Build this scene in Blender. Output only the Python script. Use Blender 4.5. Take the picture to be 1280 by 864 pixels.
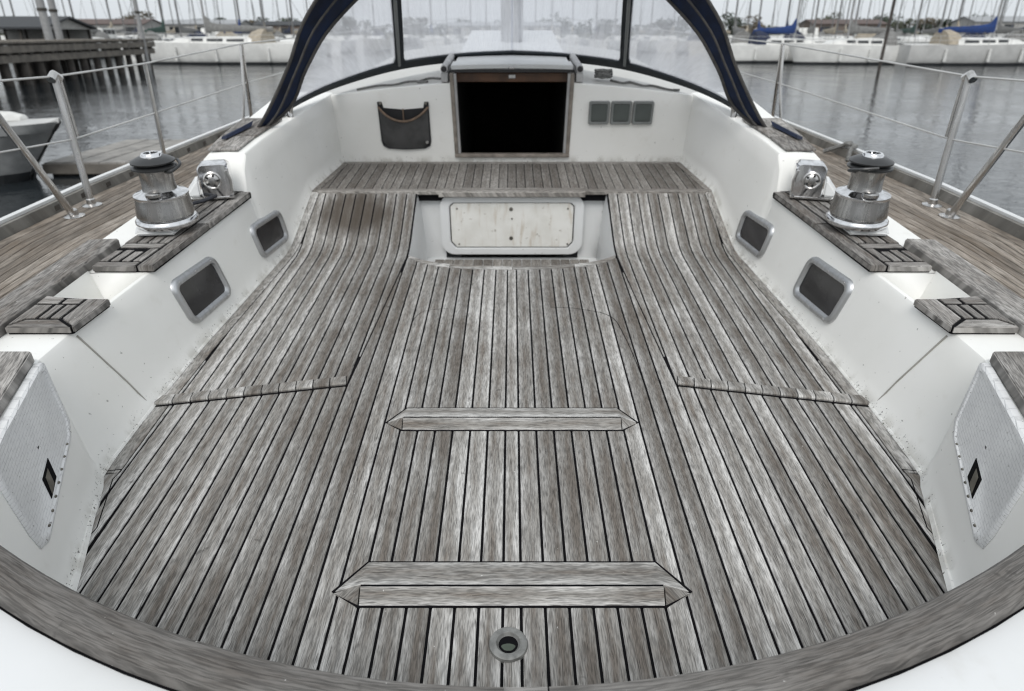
import bpy, bmesh, math, random
from mathutils import Vector, Matrix
from math import radians, sin, cos, pi

for o in list(bpy.data.objects): bpy.data.objects.remove(o, do_unlink=True)
S = bpy.context.scene
COL = S.collection
random.seed(7)

# ------------------------------------------------------------------ camera, sky, sun, exposure
TH = radians(5.2)                                  # the yacht floats slightly bow-up
M = Matrix.Rotation(TH, 4, 'X')                    # boat frame -> world
CAMH = 1.3
cam = bpy.data.cameras.new('camera'); co = bpy.data.objects.new('camera', cam); COL.objects.link(co)
co.location = M @ Vector((0, 0, CAMH))
co.rotation_euler = (radians(90 - 29.8) + TH, 0, 0)
cam.sensor_width = 36; cam.lens = 24.0; cam.clip_start = .02; cam.clip_end = 6000
cam.dof.use_dof = True; cam.dof.focus_distance = 1.6; cam.dof.aperture_fstop = 4.0
S.camera = co

SUN_EL, SUN_AZ = radians(48), radians(188)         # azimuth measured from +Y (the bow) clockwise
W = bpy.data.worlds.new('World'); S.world = W; W.use_nodes = True
nt = W.node_tree; nt.nodes.clear()
sky = nt.nodes.new('ShaderNodeTexSky'); sky.sky_type = 'NISHITA'; sky.sun_disc = False
sky.sun_elevation = SUN_EL; sky.sun_rotation = SUN_AZ; sky.dust_density = 4; sky.air_density = 1.5
hs = nt.nodes.new('ShaderNodeHueSaturation'); hs.inputs['Saturation'].default_value = .12
mx = nt.nodes.new('ShaderNodeMix'); mx.data_type = 'RGBA'; mx.inputs[0].default_value = .62
mx.inputs[7].default_value = (11.0, 11.7, 12.3, 1)    # the even grey of a closed cloud cover
bg = nt.nodes.new('ShaderNodeBackground'); bg.inputs[1].default_value = .085
wo = nt.nodes.new('ShaderNodeOutputWorld')
nt.links.new(sky.outputs[0], hs.inputs['Color']); nt.links.new(hs.outputs[0], mx.inputs[6])
nt.links.new(mx.outputs[2], bg.inputs[0]); nt.links.new(bg.outputs[0], wo.inputs[0])
sl = bpy.data.lights.new('sun', 'SUN'); sl.energy = 1.3; sl.angle = radians(30); sl.color = (1, .975, .94)
so = bpy.data.objects.new('sun', sl); COL.objects.link(so)
sd = Vector((sin(SUN_AZ) * cos(SUN_EL), cos(SUN_AZ) * cos(SUN_EL), sin(SUN_EL)))
so.rotation_euler = sd.to_track_quat('Z', 'Y').to_euler()
S.view_settings.view_transform = 'Standard'; S.view_settings.look = 'None'
S.view_settings.exposure = 0.22
S.cycles.filter_width = 1.2; S.view_settings.gamma = 1
WATER = -0.80

# ------------------------------------------------------------------ materials
MATS = {}
class NT:
    def __init__(s, name):
        s.m = bpy.data.materials.new(name); s.m.use_nodes = True; s.t = s.m.node_tree
        s.t.nodes.clear(); s.out = s.n('ShaderNodeOutputMaterial'); MATS[name] = s.m
    def n(s, t, **kw):
        k = s.t.nodes.new(t)
        for a, b in kw.items(): setattr(k, a, b)
        return k
    def l(s, a, b): s.t.links.new(a, b)
    def val(s, x, sock):
        if hasattr(x, 'links') or hasattr(x, 'is_output'): s.l(x, sock)
        else: sock.default_value = x
    def math(s, op, a, b=0.0, clamp=False):
        k = s.n('ShaderNodeMath', operation=op); k.use_clamp = clamp
        s.val(a, k.inputs[0]); s.val(b, k.inputs[1]); return k.outputs[0]
    def mix(s, f, a, b):
        k = s.n('ShaderNodeMix', data_type='RGBA'); s.val(f, k.inputs[0])
        for v, i in ((a, 6), (b, 7)):
            if isinstance(v, tuple): k.inputs[i].default_value = (*v, 1)[:4]
            else: s.l(v, k.inputs[i])
        return k.outputs[2]
    def noise(s, vec, scale, detail=3, rough=.55, dist=0):
        k = s.n('ShaderNodeTexNoise'); k.inputs['Scale'].default_value = scale
        k.inputs['Detail'].default_value = detail; k.inputs['Roughness'].default_value = rough
        k.inputs['Distortion'].default_value = dist
        if vec is not None: s.l(vec, k.inputs['Vector'])
        return k.outputs[0]
    def ramp(s, x, lo, hi, a=0.0, b=1.0):
        k = s.n('ShaderNodeMapRange'); k.interpolation_type = 'SMOOTHSTEP'
        s.val(x, k.inputs[0])
        for i, v in enumerate((lo, hi, a, b)): k.inputs[i + 1].default_value = v
        return k.outputs[0]
    def xyz(s, x, y, z):
        k = s.n('ShaderNodeCombineXYZ')
        for i, v in enumerate((x, y, z)): s.val(v, k.inputs[i])
        return k.outputs[0]
    def bump(s, h, strength=.3, dist=.001):
        k = s.n('ShaderNodeBump'); k.inputs['Strength'].default_value = strength
        k.inputs['Distance'].default_value = dist; s.l(h, k.inputs['Height']); return k.outputs[0]
    def pbr(s, col, rough=.5, metal=0.0, normal=None, **kw):
        p = s.n('ShaderNodeBsdfPrincipled')
        if isinstance(col, tuple): p.inputs['Base Color'].default_value = (*col, 1)[:4]
        else: s.l(col, p.inputs['Base Color'])
        s.val(rough, p.inputs['Roughness']); s.val(metal, p.inputs['Metallic'])
        if normal is not None: s.l(normal, p.inputs['Normal'])
        for a, b in kw.items(): s.val(b, p.inputs[a])
        s.l(p.outputs[0], s.out.inputs[0]); return p
    def obj(s): return s.n('ShaderNodeTexCoord').outputs['Object']
    def uv(s): return s.n('ShaderNodeTexCoord').outputs['UV']
    def rnd(s): return s.n('ShaderNodeObjectInfo').outputs['Random']

def plain(name, col, rough=.5, metal=0.0, var=.12, scale=6, bump=0, bscale=60, **kw):
    t = NT(name); o = t.obj(); n = t.noise(o, scale, 4)
    c = t.mix(t.ramp(n, .3, .7), tuple(x * (1 - var) for x in col), tuple(min(1, x * (1 + var)) for x in col))
    nm = t.bump(t.noise(o, bscale, 3), bump, .002) if bump else None
    t.pbr(c, t.ramp(n, .2, .8, rough * .85, min(1, rough * 1.15)), metal, nm, **kw); return t.m

def teak(name, dark, mid, light, brown, bleach_shine=1.0, W_=.055, grain=1.0, stain=False, along=1.0, con=1.0):
    t = NT(name); uv = t.uv(); sp = t.n('ShaderNodeSeparateXYZ'); t.l(uv, sp.inputs[0])
    r = t.rnd(); u, v = sp.outputs[0], sp.outputs[1]
    ru = t.math('MULTIPLY', r, 13.7); rv = t.math('MULTIPLY', r, 91.3)
    x = t.math('ADD', t.math('MULTIPLY', u, W_), ru); y = t.math('ADD', v, rv)
    # lines of grain wander a little across the board
    wob = t.noise(t.xyz(t.math('MULTIPLY', x, 30), t.math('MULTIPLY', y, 9), r), 1, 3)
    xw = t.math('ADD', x, t.math('MULTIPLY', wob, .007))
    g1 = t.noise(t.xyz(t.math('MULTIPLY', xw, 440 * grain), t.math('MULTIPLY', y, 40 * along), r), 1, 1.5, .6)
    g2 = t.noise(t.xyz(t.math('MULTIPLY', xw, 110 * grain), t.math('MULTIPLY', y, 9 * along), r), 1, 3, .55)
    g3 = t.noise(t.xyz(t.math('MULTIPLY', xw, 210 * grain), t.math('MULTIPLY', y, 22 * along), t.math('ADD', r, 2.0)), 1, 1, .5)
    ck = t.noise(t.xyz(t.math('MULTIPLY', xw, 380 * grain), t.math('MULTIPLY', y, 16 * along), t.math('ADD', r, 7.0)), 1, 2, .5)
    b1 = t.noise(t.xyz(t.math('MULTIPLY', x, 45), t.math('MULTIPLY', y, 5.0), t.math('ADD', r, 3.0)), 1, 6, .70)
    o = t.obj(); b2 = t.noise(o, 2.6, 5, .6)
    # edges paled by bleaching and by painted highlights of cupped boards, browner along the middle
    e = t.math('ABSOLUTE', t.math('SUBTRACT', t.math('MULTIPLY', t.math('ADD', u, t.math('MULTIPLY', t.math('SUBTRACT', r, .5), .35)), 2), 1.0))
    w = t.math('ADD', t.math('MULTIPLY', t.math('SUBTRACT', e, .5), .58 * bleach_shine), t.math('MULTIPLY', t.math('SUBTRACT', b1, .5), 1.55))
    w = t.math('ADD', w, t.math('MULTIPLY', t.math('SUBTRACT', b2, .5), 1.3))
    w = t.math('ADD', w, t.math('MULTIPLY', t.math('SUBTRACT', g2, .5), .35))
    w = t.math('ADD', w, t.math('MULTIPLY', t.math('SUBTRACT', r, .5), .32))
    b3 = t.noise(t.xyz(t.math('MULTIPLY', x, 70), t.math('MULTIPLY', y, 20), t.math('ADD', r, 9.0)), 1, 5, .72); w = t.math('ADD', w, t.math('MULTIPLY', t.math('SUBTRACT', b3, .5), .55))
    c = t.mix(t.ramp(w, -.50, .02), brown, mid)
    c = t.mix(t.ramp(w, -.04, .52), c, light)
    # hard winter grain standing proud of the soft, dirt lying between
    gg = t.math('ADD', t.math('MULTIPLY', g1, .62), t.math('MULTIPLY', g3, .38))
    k = t.n('ShaderNodeHueSaturation'); t.l(c, k.inputs['Color']); t.l(t.ramp(gg, .36, .62, 1 - .62 * con, 1 + .42 * con), k.inputs['Value']); c = k.outputs[0]
    c = t.mix(t.math('MULTIPLY', t.ramp(ck, .63, .72), .8), c, dark)                            # open checks
    br = t.noise(o, 16, 3, .6); c = t.mix(t.math('MULTIPLY', t.ramp(br, .68, .75), .55), c, dark)      # bruises
    sp_ = t.noise(o, 85, 2, .5); c = t.mix(t.math('MULTIPLY', t.ramp(sp_, .745, .775), .7), c, (.6, .59, .57))   # paint flecks
    if stain:                                       # an old brown stain soaked into the boards on the port side
        so_ = t.n('ShaderNodeSeparateXYZ'); t.l(o, so_.inputs[0])
        dx = t.math('MULTIPLY', t.math('ADD', so_.outputs[0], .845), 4.6); dy = t.math('MULTIPLY', t.math('ADD', so_.outputs[1], -3.50), 5.0)
        rr = t.math('ADD', t.math('ADD', t.math('MULTIPLY', dx, dx), t.math('MULTIPLY', dy, dy)), t.math('MULTIPLY', t.math('ADD', b2, -.5), 1.2))
        c = t.mix(t.ramp(rr, .1, 1.25, .88, 0), c, (.070, .057, .045))
    tone = t.ramp(r, 0, 1, .84, 1.14)
    hv = t.n('ShaderNodeHueSaturation'); t.l(tone, hv.inputs['Value']); t.l(c, hv.inputs['Color'])
    h = t.math('SUBTRACT', t.math('ADD', gg, t.math('MULTIPLY', g2, .5)), t.math('MULTIPLY', t.ramp(ck, .6, .75), .9))
    t.pbr(hv.outputs[0], .78, 0, t.bump(h, .55, .0016), **{'Specular IOR Level': .3}); return t.m

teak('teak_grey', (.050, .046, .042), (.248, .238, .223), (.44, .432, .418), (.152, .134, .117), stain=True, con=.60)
teak('teak_bridge', (.05, .047, .043), (.185, .172, .157), (.27, .257, .24), (.13, .113, .098), .4, con=.65)
teak('teak_deck', (.07, .057, .045), (.190, .163, .136), (.28, .25, .218), (.152, .121, .092), .25, along=.25, con=.55)
teak('teak_rail', (.050, .047, .044), (.145, .137, .129), (.215, .207, .198), (.108, .097, .088), .3, .085, 1.5, along=.5, con=.6)
teak('teak_pad', (.05, .047, .044), (.215, .204, .192), (.35, .338, .322), (.145, .126, .110), .4, con=.7, along=.7)
teak('teak_toe', (.08, .076, .07), (.24, .232, .215), (.34, .33, .31), (.17, .155, .135), .2, con=.4, along=.2)
plain('caulk', (.006, .006, .007), .9, **{'Specular IOR Level': .08})
plain('joint_grey', (.30, .29, .265), .6)
plain('rubber', (.02, .02, .022), .5)

def gelcoat(name, col, low_dirt=True):
    t = NT(name); o = t.obj(); sp = t.n('ShaderNodeSeparateXYZ'); t.l(t.uv(), sp.inputs[0]); v = sp.outputs[1]
    n = t.noise(o, 2.2, 5); n2 = t.noise(o, 11, 4)
    c = t.mix(t.ramp(n, .3, .72), col, tuple(q * k for q, k in zip(col, (.94, .938, .925))))
    c = t.mix(t.ramp(n2, .60, .78, 0, .35), c, tuple(q * k for q, k in zip(col, (.80, .78, .74))))
    if low_dirt:                                   # grime and mould specks along the joint with the teak
        sx = t.n('ShaderNodeSeparateXYZ'); t.l(o, sx.inputs[0])
        d = t.noise(t.xyz(t.math('MULTIPLY', sx.outputs[0], 12), t.math('MULTIPLY', sx.outputs[1], 12), t.math('MULTIPLY', v, 5)), 1, 5)
        f = t.math('MULTIPLY', t.ramp(v, .0, .05, 1, 0), t.ramp(d, .45, .62, 0, .42))
        c = t.mix(f, c, (.27, .25, .20))
        k = t.noise(o, 130, 2, .5)
        f2 = t.math('MULTIPLY', t.ramp(k, .63, .69), t.ramp(v, .006, .05, 1, 0))
        c = t.mix(t.math('MULTIPLY', f2, t.ramp(n2, .42, .55)), c, (.03, .028, .022))
        k3 = t.noise(o, 55, 2, .5)
        c = t.mix(t.ramp(k3, .735, .77, 0, .55), c, (.12, .11, .09))
    else:
        k3 = t.noise(o, 48, 2, .5); c = t.mix(t.ramp(k3, .72, .76, 0, .5), c, (.14, .125, .10))
    t.pbr(c, t.ramp(n, .2, .8, .30, .48), 0, t.bump(t.noise(o, 5, 2), .08, .01)); return t.m
gelcoat('gelcoat', (.84, .838, .815))
gelcoat('gelcoat_plain', (.66, .67, .675), False)
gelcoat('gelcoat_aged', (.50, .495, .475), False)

t = NT('hatch_board'); o = t.obj(); n = t.noise(o, 9, 5); n2 = t.noise(o, 30, 4)
c = t.mix(t.ramp(n, .35, .7), (.72, .715, .685), (.64, .63, .59))
sx = t.n('ShaderNodeSeparateXYZ'); t.l(o, sx.inputs[0])
dr = t.noise(t.xyz(t.math('MULTIPLY', sx.outputs[0], 26), t.math('MULTIPLY', sx.outputs[2], 5), 0.0), 1, 4)
c = t.mix(t.math('MULTIPLY', t.ramp(dr, .52, .72), .5), c, (.42, .34, .25))
c = t.mix(t.ramp(n2, .64, .74, 0, .6), c, (.22, .18, .13))
t.pbr(c, .55)

t = NT('locker_plastic'); o = t.obj(); sx = t.n('ShaderNodeSeparateXYZ'); t.l(o, sx.inputs[0])
bk_ = t.n('ShaderNodeTexBrick'); t.l(t.xyz(sx.outputs[1], t.math('ADD', sx.outputs[2], t.math('MULTIPLY', sx.outputs[1], -.12)), 0.0), bk_.inputs['Vector'])
for a, b in (('Scale', 1), ('Mortar Size', .0011), ('Brick Width', .030), ('Row Height', .0095), ('Mortar Smooth', .6)): bk_.inputs[a].default_value = b
n = t.noise(o, 60, 3); n2 = t.noise(o, 9, 4)
c = t.mix(t.ramp(n2, .3, .7), (.68, .685, .69), (.76, .765, .765))
c = t.mix(t.math('MULTIPLY', bk_.outputs['Fac'], t.ramp(n, .3, .65, .1, .75)), c, (.47, .475, .48))
c = t.mix(t.ramp(t.noise(o, 110, 2), .69, .75, 0, .7), c, (.14, .13, .12))
t.pbr(c, .42, 0, t.bump(t.math('SUBTRACT', t.math('MULTIPLY', n, .4), bk_.outputs['Fac']), .5, .002))

def chrome(name, col, rough, refl_streaks=.5):
    t = NT(name); o = t.obj(); sx = t.n('ShaderNodeSeparateXYZ'); t.l(o, sx.inputs[0]); n2 = t.noise(o, 60, 4)
    n = t.noise(t.xyz(t.math('MULTIPLY', sx.outputs[0], 38), t.math('MULTIPLY', sx.outputs[1], 38), t.math('MULTIPLY', sx.outputs[2], 5)), 1, 4)
    c = t.mix(t.ramp(n, .42, .66, 0, refl_streaks), col, tuple(q * .55 for q in col))  # dark upright reflections painted into the metal's colour as streaks
    r = t.math('ADD', t.ramp(n, .35, .7, rough, rough + .18), t.math('MULTIPLY', n2, .06))
    t.pbr(c, r, 1.0, t.bump(n2, .02, .001)); return t.m
chrome('chrome', (.78, .78, .79), .04)
chrome('stainless', (.62, .61, .60), .18)
chrome('worn_drum', (.52, .51, .50), .13, .8)
chrome('aluminium', (.58, .59, .60), .35, .3)
plain('wire', (.52, .52, .51), .45, .3)
plain('black_plastic', (.030, .031, .032), .38, var=.3, bump=.15)
plain('navy_canvas', (.010, .018, .046), .85, var=.35, scale=14, bump=.9, bscale=24)
plain('hood_binding', (.055, .052, .050), .8, var=.3, scale=30)
plain('hood_border', (.012, .017, .022), .7, var=.3)
plain('grey_canvas', (.060, .060, .060), .9, var=.3, scale=12, bump=.4, bscale=250)
plain('dark_canvas', (.022, .022, .024), .9, var=.3, bump=.3, bscale=250)
plain('leather', (.14, .095, .065), .7, var=.3, scale=30)
plain('bezel', (.185, .195, .192), .45)
plain('lcd', (.082, .094, .090), .22, var=.1)
plain('lcd_mark', (.03, .03, .03), .4)
plain('port_pane', (.028, .028, .030), .12, var=.3, scale=5)
plain('port_gasket', (.012, .012, .013), .5)
plain('cabin_wood', (.075, .036, .018), .5, var=.35, scale=9)
plain('frame_wood', (.21, .185, .16), .6, var=.3, scale=18, bump=.2)
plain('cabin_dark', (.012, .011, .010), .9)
plain('rope', (.16, .16, .155), .9, var=.4, scale=90, bump=.4, bscale=200)
plain('rope_dark', (.035, .037, .045), .9, var=.4, scale=90)
plain('rope_white', (.55, .54, .51), .9, var=.25, scale=60)
plain('bronze', (.20, .19, .165), .42, .75, var=.35, scale=25, bump=.2)
plain('drain_metal', (.24, .24, .23), .5, .5, var=.3, scale=40, bump=.2)
plain('slime', (.045, .058, .042), .35, var=.4, scale=30)
plain('painted_metal', (.42, .42, .42), .5, var=.15)
# haze-scuffed clear vinyl: partly see-through, partly a milky scatter
t = NT('vinyl'); o = t.obj(); sx = t.n('ShaderNodeSeparateXYZ'); t.l(o, sx.inputs[0])
st = t.noise(t.xyz(t.math('MULTIPLY', sx.outputs[0], 42), t.math('MULTIPLY', sx.outputs[1], 3), t.math('MULTIPLY', sx.outputs[2], 2.0)), 1, 4)
cl = t.noise(o, 6, 4)
tr = t.n('ShaderNodeBsdfTransparent'); tr.inputs[0].default_value = (.93, .94, .96, 1)
df = t.n('ShaderNodeBsdfTranslucent'); df.inputs[0].default_value = (.86, .87, .91, 1)
d2 = t.n('ShaderNodeBsdfDiffuse'); d2.inputs[0].default_value = (.80, .81, .85, 1)
gl = t.n('ShaderNodeBsdfGlossy'); gl.inputs[1].default_value = .12
m1 = t.n('ShaderNodeMixShader'); m1.inputs[0].default_value = .4; t.l(df.outputs[0], m1.inputs[1]); t.l(d2.outputs[0], m1.inputs[2])
m2 = t.n('ShaderNodeMixShader'); t.l(t.math('ADD', t.ramp(st, .3, .7, .50, .68), t.ramp(cl, .35, .7, -.02, .03)), m2.inputs[0])
t.l(tr.outputs[0], m2.inputs[1]); t.l(m1.outputs[0], m2.inputs[2])
m3 = t.n('ShaderNodeMixShader'); m3.inputs[0].default_value = .06; t.l(m2.outputs[0], m3.inputs[1]); t.l(gl.outputs[0], m3.inputs[2])
t.l(m3.outputs[0], t.out.inputs[0])
# water
t = NT('water'); o = t.obj(); sx = t.n('ShaderNodeSeparateXYZ'); t.l(o, sx.inputs[0])
n1 = t.noise(o, 2.6, 3, .5, .6)
n2 = t.noise(t.xyz(t.math('MULTIPLY', sx.outputs[0], .8), t.math('MULTIPLY', sx.outputs[1], 1.5), 0.0), 5.5, 3)
n3 = t.noise(o, .35, 2)
h = t.math('ADD', t.math('MULTIPLY', n1, .7), t.math('MULTIPLY', n2, t.ramp(n3, .35, .65, .15, .6)))
t.pbr((.018, .022, .025), .05, 0, t.bump(h, .42, .05), IOR=1.33)
# harbour
plain('boat_white', (.68, .68, .66), .35, var=.10, scale=1.2)
plain('boat_cream', (.60, .58, .53), .4, var=.10, scale=1.2)
plain('launch_grey', (.27, .275, .275), .45, var=.15)
plain('boat_grey', (.46, .46, .45), .45, var=.12, scale=1.2)
plain('boat_deck', (.70, .69, .66), .6, var=.10)
plain('boat_window', (.03, .033, .036), .15)
plain('boot_black', (.018, .02, .022), .5)
plain('cover_blue', (.009, .034, .135), .8, var=.3)
plain('cover_navy', (.015, .022, .05), .8, var=.3)
plain('cover_grey', (.17, .17, .165), .8, var=.2)
plain('cover_green', (.03, .06, .05), .8, var=.3)
plain('cover_tan', (.33, .29, .23), .8, var=.2)
plain('mast_alloy', (.30, .30, .30), .45, .3)
plain('mast_dark', (.13, .13, .13), .5)
plain('pile_wood', (.060, .053, .047), .85, var=.45, scale=3, bump=.5, bscale=20)
plain('pier_wood', (.16, .145, .125), .85, var=.3, scale=2.5, bump=.4, bscale=18)
plain('pier_dark', (.05, .046, .04), .9, var=.3)
plain('pontoon_deck', (.25, .24, .225), .85, var=.25, scale=4, bump=.3, bscale=30)
plain('roof_dark', (.035, .038, .042), .7, var=.2)
plain('roof_red', (.105, .078, .070), .8, var=.2)
plain('roof_grey', (.30, .31, .32), .7, var=.15)
plain('wall_pale', (.36, .355, .34), .8, var=.15)
plain('wall_brown', (.15, .12, .10), .8, var=.2)
plain('bark', (.07, .058, .046), .9, var=.3)
plain('leaf_dark', (.032, .043, .028), .8, var=.5, scale=.8)
plain('leaf_mid', (.060, .068, .042), .8, var=.5, scale=.8)
plain('leaf_brown', (.085, .070, .046), .8, var=.4, scale=.8)
plain('bank', (.09, .092, .065), .9, var=.4, scale=.2)
plain('boat_canvas_white', (.62, .62, .60), .8)
plain('orange', (.45, .10, .04), .6)

# ------------------------------------------------------------------ mesh helpers
class MB:
    def __init__(s): s.v = []; s.f = []; s.uvv = None
    def add(s, vs, fs):
        k = len(s.v); s.v += [Vector(p) for p in vs]; s.f += [tuple(i + k for i in f) for f in fs]
    def box(s, x0, x1, y0, y1, z0, z1):
        s.add([(x, y, z) for z in (z0, z1) for y in (y0, y1) for x in (x0, x1)],
              [(0, 2, 3, 1), (4, 5, 7, 6), (0, 1, 5, 4), (2, 6, 7, 3), (0, 4, 6, 2), (1, 3, 7, 5)])
        return s
    def prism(s, poly, z0, z1):                    # poly in xy, or a list of 3-D points with offset vectors
        n = len(poly)
        s.add([(p[0], p[1], z0) for p in poly] + [(p[0], p[1], z1) for p in poly],
              [tuple(range(n))[::-1], tuple(range(n, 2 * n))] + [(i, (i + 1) % n, n + (i + 1) % n, n + i) for i in range(n)])
        return s
    def slab(s, pts, off):                         # a polygon of 3-D points thickened by the vector off
        n = len(pts); off = Vector(off); pts = [Vector(p) for p in pts]
        s.add(pts + [p + off for p in pts],
              [tuple(range(n))[::-1], tuple(range(n, 2 * n))] + [(i, (i + 1) % n, n + (i + 1) % n, n + i) for i in range(n)])
        return s
    def ring(s, outer, inner, off):                # flat frame between two outlines of equal length, thickened
        n = len(outer); off = Vector(off)
        o = [Vector(p) for p in outer]; i_ = [Vector(p) for p in inner]
        vs = o + i_ + [p + off for p in o] + [p + off for p in i_]; fs = []
        for k in range(n):
            j = (k + 1) % n
            fs += [(k, j, n + j, n + k), (2 * n + k, 3 * n + k, 3 * n + j, 2 * n + j), (k, 2 * n + k, 2 * n + j, j), (n + k, n + j, 3 * n + j, 3 * n + k)]
        s.add(vs, fs); return s
    def tube(s, path, r, n=8, cap=True):
        path = [Vector(p) for p in path]; rs = r if isinstance(r, (list, tuple)) else [r] * len(path)
        vs = []; prev = None
        for i, p in enumerate(path):
            d = (path[min(i + 1, len(path) - 1)] - path[max(i - 1, 0)]).normalized()
            if prev is None:
                a = d.cross(Vector((0, 0, 1)));  a = a if a.length > .05 else d.cross(Vector((1, 0, 0)))
            else: a = prev - d * prev.dot(d)
            a.normalize(); prev = a; b = d.cross(a)
            for k in range(n):
                q = 2 * pi * k / n; vs.append(p + a * (rs[i] * cos(q)) + b * (rs[i] * sin(q)))
        fs = [(i * n + k, i * n + (k + 1) % n, (i + 1) * n + (k + 1) % n, (i + 1) * n + k) for i in range(len(path) - 1) for k in range(n)]
        if cap: fs += [tuple(range(n))[::-1], tuple(range((len(path) - 1) * n, len(path) * n))]
        s.add(vs, fs); return s
    def lathe(s, prof, c, n=32, axis=None):
        c = Vector(c); vs = []
        for r, z in prof:
            for k in range(n):
                q = 2 * pi * k / n; p = Vector((r * cos(q), r * sin(q), z))
                if axis is not None: p = axis @ p
                vs.append(c + p)
        m = len(prof)
        fs = [(i * n + k, i * n + (k + 1) % n, (i + 1) * n + (k + 1) % n, (i + 1) * n + k) for i in range(m - 1) for k in range(n)]
        fs += [tuple(range(n))[::-1], tuple(range((m - 1) * n, m * n))]
        s.add(vs, fs); return s
    def loft(s, secs, close=False, caps=False):
        n = len(secs[0]); m = len(secs)
        fs = [(i * n + k, i * n + (k + 1) % n, (i + 1) * n + (k + 1) % n, (i + 1) * n + k) for i in range(m - 1) for k in range(n if close else n - 1)]
        if caps: fs += [tuple(range(n))[::-1], tuple(range((m - 1) * n, m * n))]
        s.add([p for sec in secs for p in sec], fs); return s
    def build(s, name, mat, parent=None, base=None, boat=True, smooth=False, bevel=0, seg=1, uvdir=None, uvf=None, link=True):
        me = bpy.data.meshes.new(name)
        b = Vector(parent['base']) if parent is not None else Vector(base or (0, 0, 0))
        bm = bmesh.new(); vv = [bm.verts.new(p) for p in s.v]
        for f in s.f:
            if len(set(f)) > 2:
                try: bm.faces.new([vv[i] for i in f])
                except ValueError: pass
        bmesh.ops.remove_doubles(bm, verts=bm.verts, dist=1e-5)
        bmesh.ops.recalc_face_normals(bm, faces=bm.faces)
        if bevel:
            es = [e for e in bm.edges if len(e.link_faces) == 2 and e.calc_face_angle(0) > .5]
            bmesh.ops.bevel(bm, geom=es, offset=bevel, segments=seg, affect='EDGES', clamp_overlap=True)
        if uvdir or uvf:
            L = bm.loops.layers.uv.new('UVMap')
            if uvdir:
                d = Vector(uvdir).normalized(); n = Vector((0, 0, 1)); q = d.cross(n).normalized()
                us = [p.co.dot(q) for p in bm.verts]; lo, hi = min(us), max(us); w = max(hi - lo, 1e-4)
                for f in bm.faces:
                    for l in f.loops: l[L].uv = ((l.vert.co.dot(q) - lo) / w, l.vert.co.dot(d) + .6 * l.vert.co.z)
            else:
                for f in bm.faces:
                    for l in f.loops: l[L].uv = uvf(l.vert.co)
        if b.length: bmesh.ops.translate(bm, verts=bm.verts, vec=-b)
        bm.to_mesh(me); bm.free()
        me.materials.append(MATS[mat])
        if smooth:
            for p in me.polygons: p.use_smooth = True
            try: me.set_sharp_from_angle(angle=radians(38 if smooth is True else smooth))
            except Exception: pass
        o = bpy.data.objects.new(name, me); COL.objects.link(o)
        o['base'] = list(b)
        if parent is not None: o.parent = parent
        elif boat: o.location = M @ b; o.rotation_euler = (TH, 0, 0)
        else: o.location = b
        return o

def tag(o, label=None, cat=None, group=None, kind=None):
    if label: o['label'] = label
    if cat: o['category'] = cat
    if group: o['group'] = group
    if kind: o['kind'] = kind
    return o
def empty(name, base, boat=True, rz=0):
    o = bpy.data.objects.new(name, None); COL.objects.link(o); b = Vector(base); o.empty_display_size = .05
    o['base'] = list(b)
    if boat: o.location = M @ b; o.rotation_euler = (TH, 0, 0)
    else: o.location = b; o.rotation_euler = (0, 0, rz)
    return o
def lerp(tab, x):
    if x <= tab[0][0]: return tab[0][1]
    for (a, b), (c, d) in zip(tab, tab[1:]):
        if x <= c: return b + (d - b) * (x - a) / (c - a)
    return tab[-1][1]
def smooth_path(pts, n=6):
    P = [Vector(p) for p in pts]; out = []
    for i in range(len(P) - 1):
        p0, p1, p2, p3 = P[max(i - 1, 0)], P[i], P[i + 1], P[min(i + 2, len(P) - 1)]
        for k in range(n):
            t_ = k / n
            out.append(.5 * ((2 * p1) + (p2 - p0) * t_ + (2 * p0 - 5 * p1 + 4 * p2 - p3) * t_ ** 2 + (3 * p1 - p0 - 3 * p2 + p3) * t_ ** 3))
    return out + [P[-1]]
def rrect(w, h, r, n=4):                           # rounded rectangle outline centred on 0,0
    out = []
    for cx, cy, a in ((w / 2 - r, h / 2 - r, 0), (-w / 2 + r, h / 2 - r, 90), (-w / 2 + r, -h / 2 + r, 180), (w / 2 - r, -h / 2 + r, 270)):
        for k in range(n + 1):
            q = radians(a + 90 * k / n); out.append((cx + r * cos(q), cy + r * sin(q)))
    return out

# ------------------------------------------------------------------ cockpit sole (boat frame: x starboard, y to the bow, z up)
ETAB = [(.3, .70), (.8, .945), (1.14, 1.050), (1.52, 1.186), (1.85, 1.192), (2.25, 1.185), (2.45, 1.174), (2.81, 1.156), (3.25, 1.134), (3.66, 1.102), (4.26, 1.050)]
E = lambda y: lerp(ETAB, y)
PTAB = [(3.16, 0), (3.22, .006), (3.28, .018), (3.34, .040), (3.655, .174), (3.66, .18), (9, .18)]
PZ = lambda y: lerp(PTAB, y) if y > 3.16 else 0.0
LTAB = [(0, 3.036), (.2, 3.046), (.35, 3.075), (.44, 3.115), (.516, 3.178)]
LIP = lambda x: lerp(LTAB, abs(x))
PITCH, GAP, KING = .0553, .0068, .021
PITX = KING + 9 * PITCH                            # 0.5187, a seam

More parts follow.
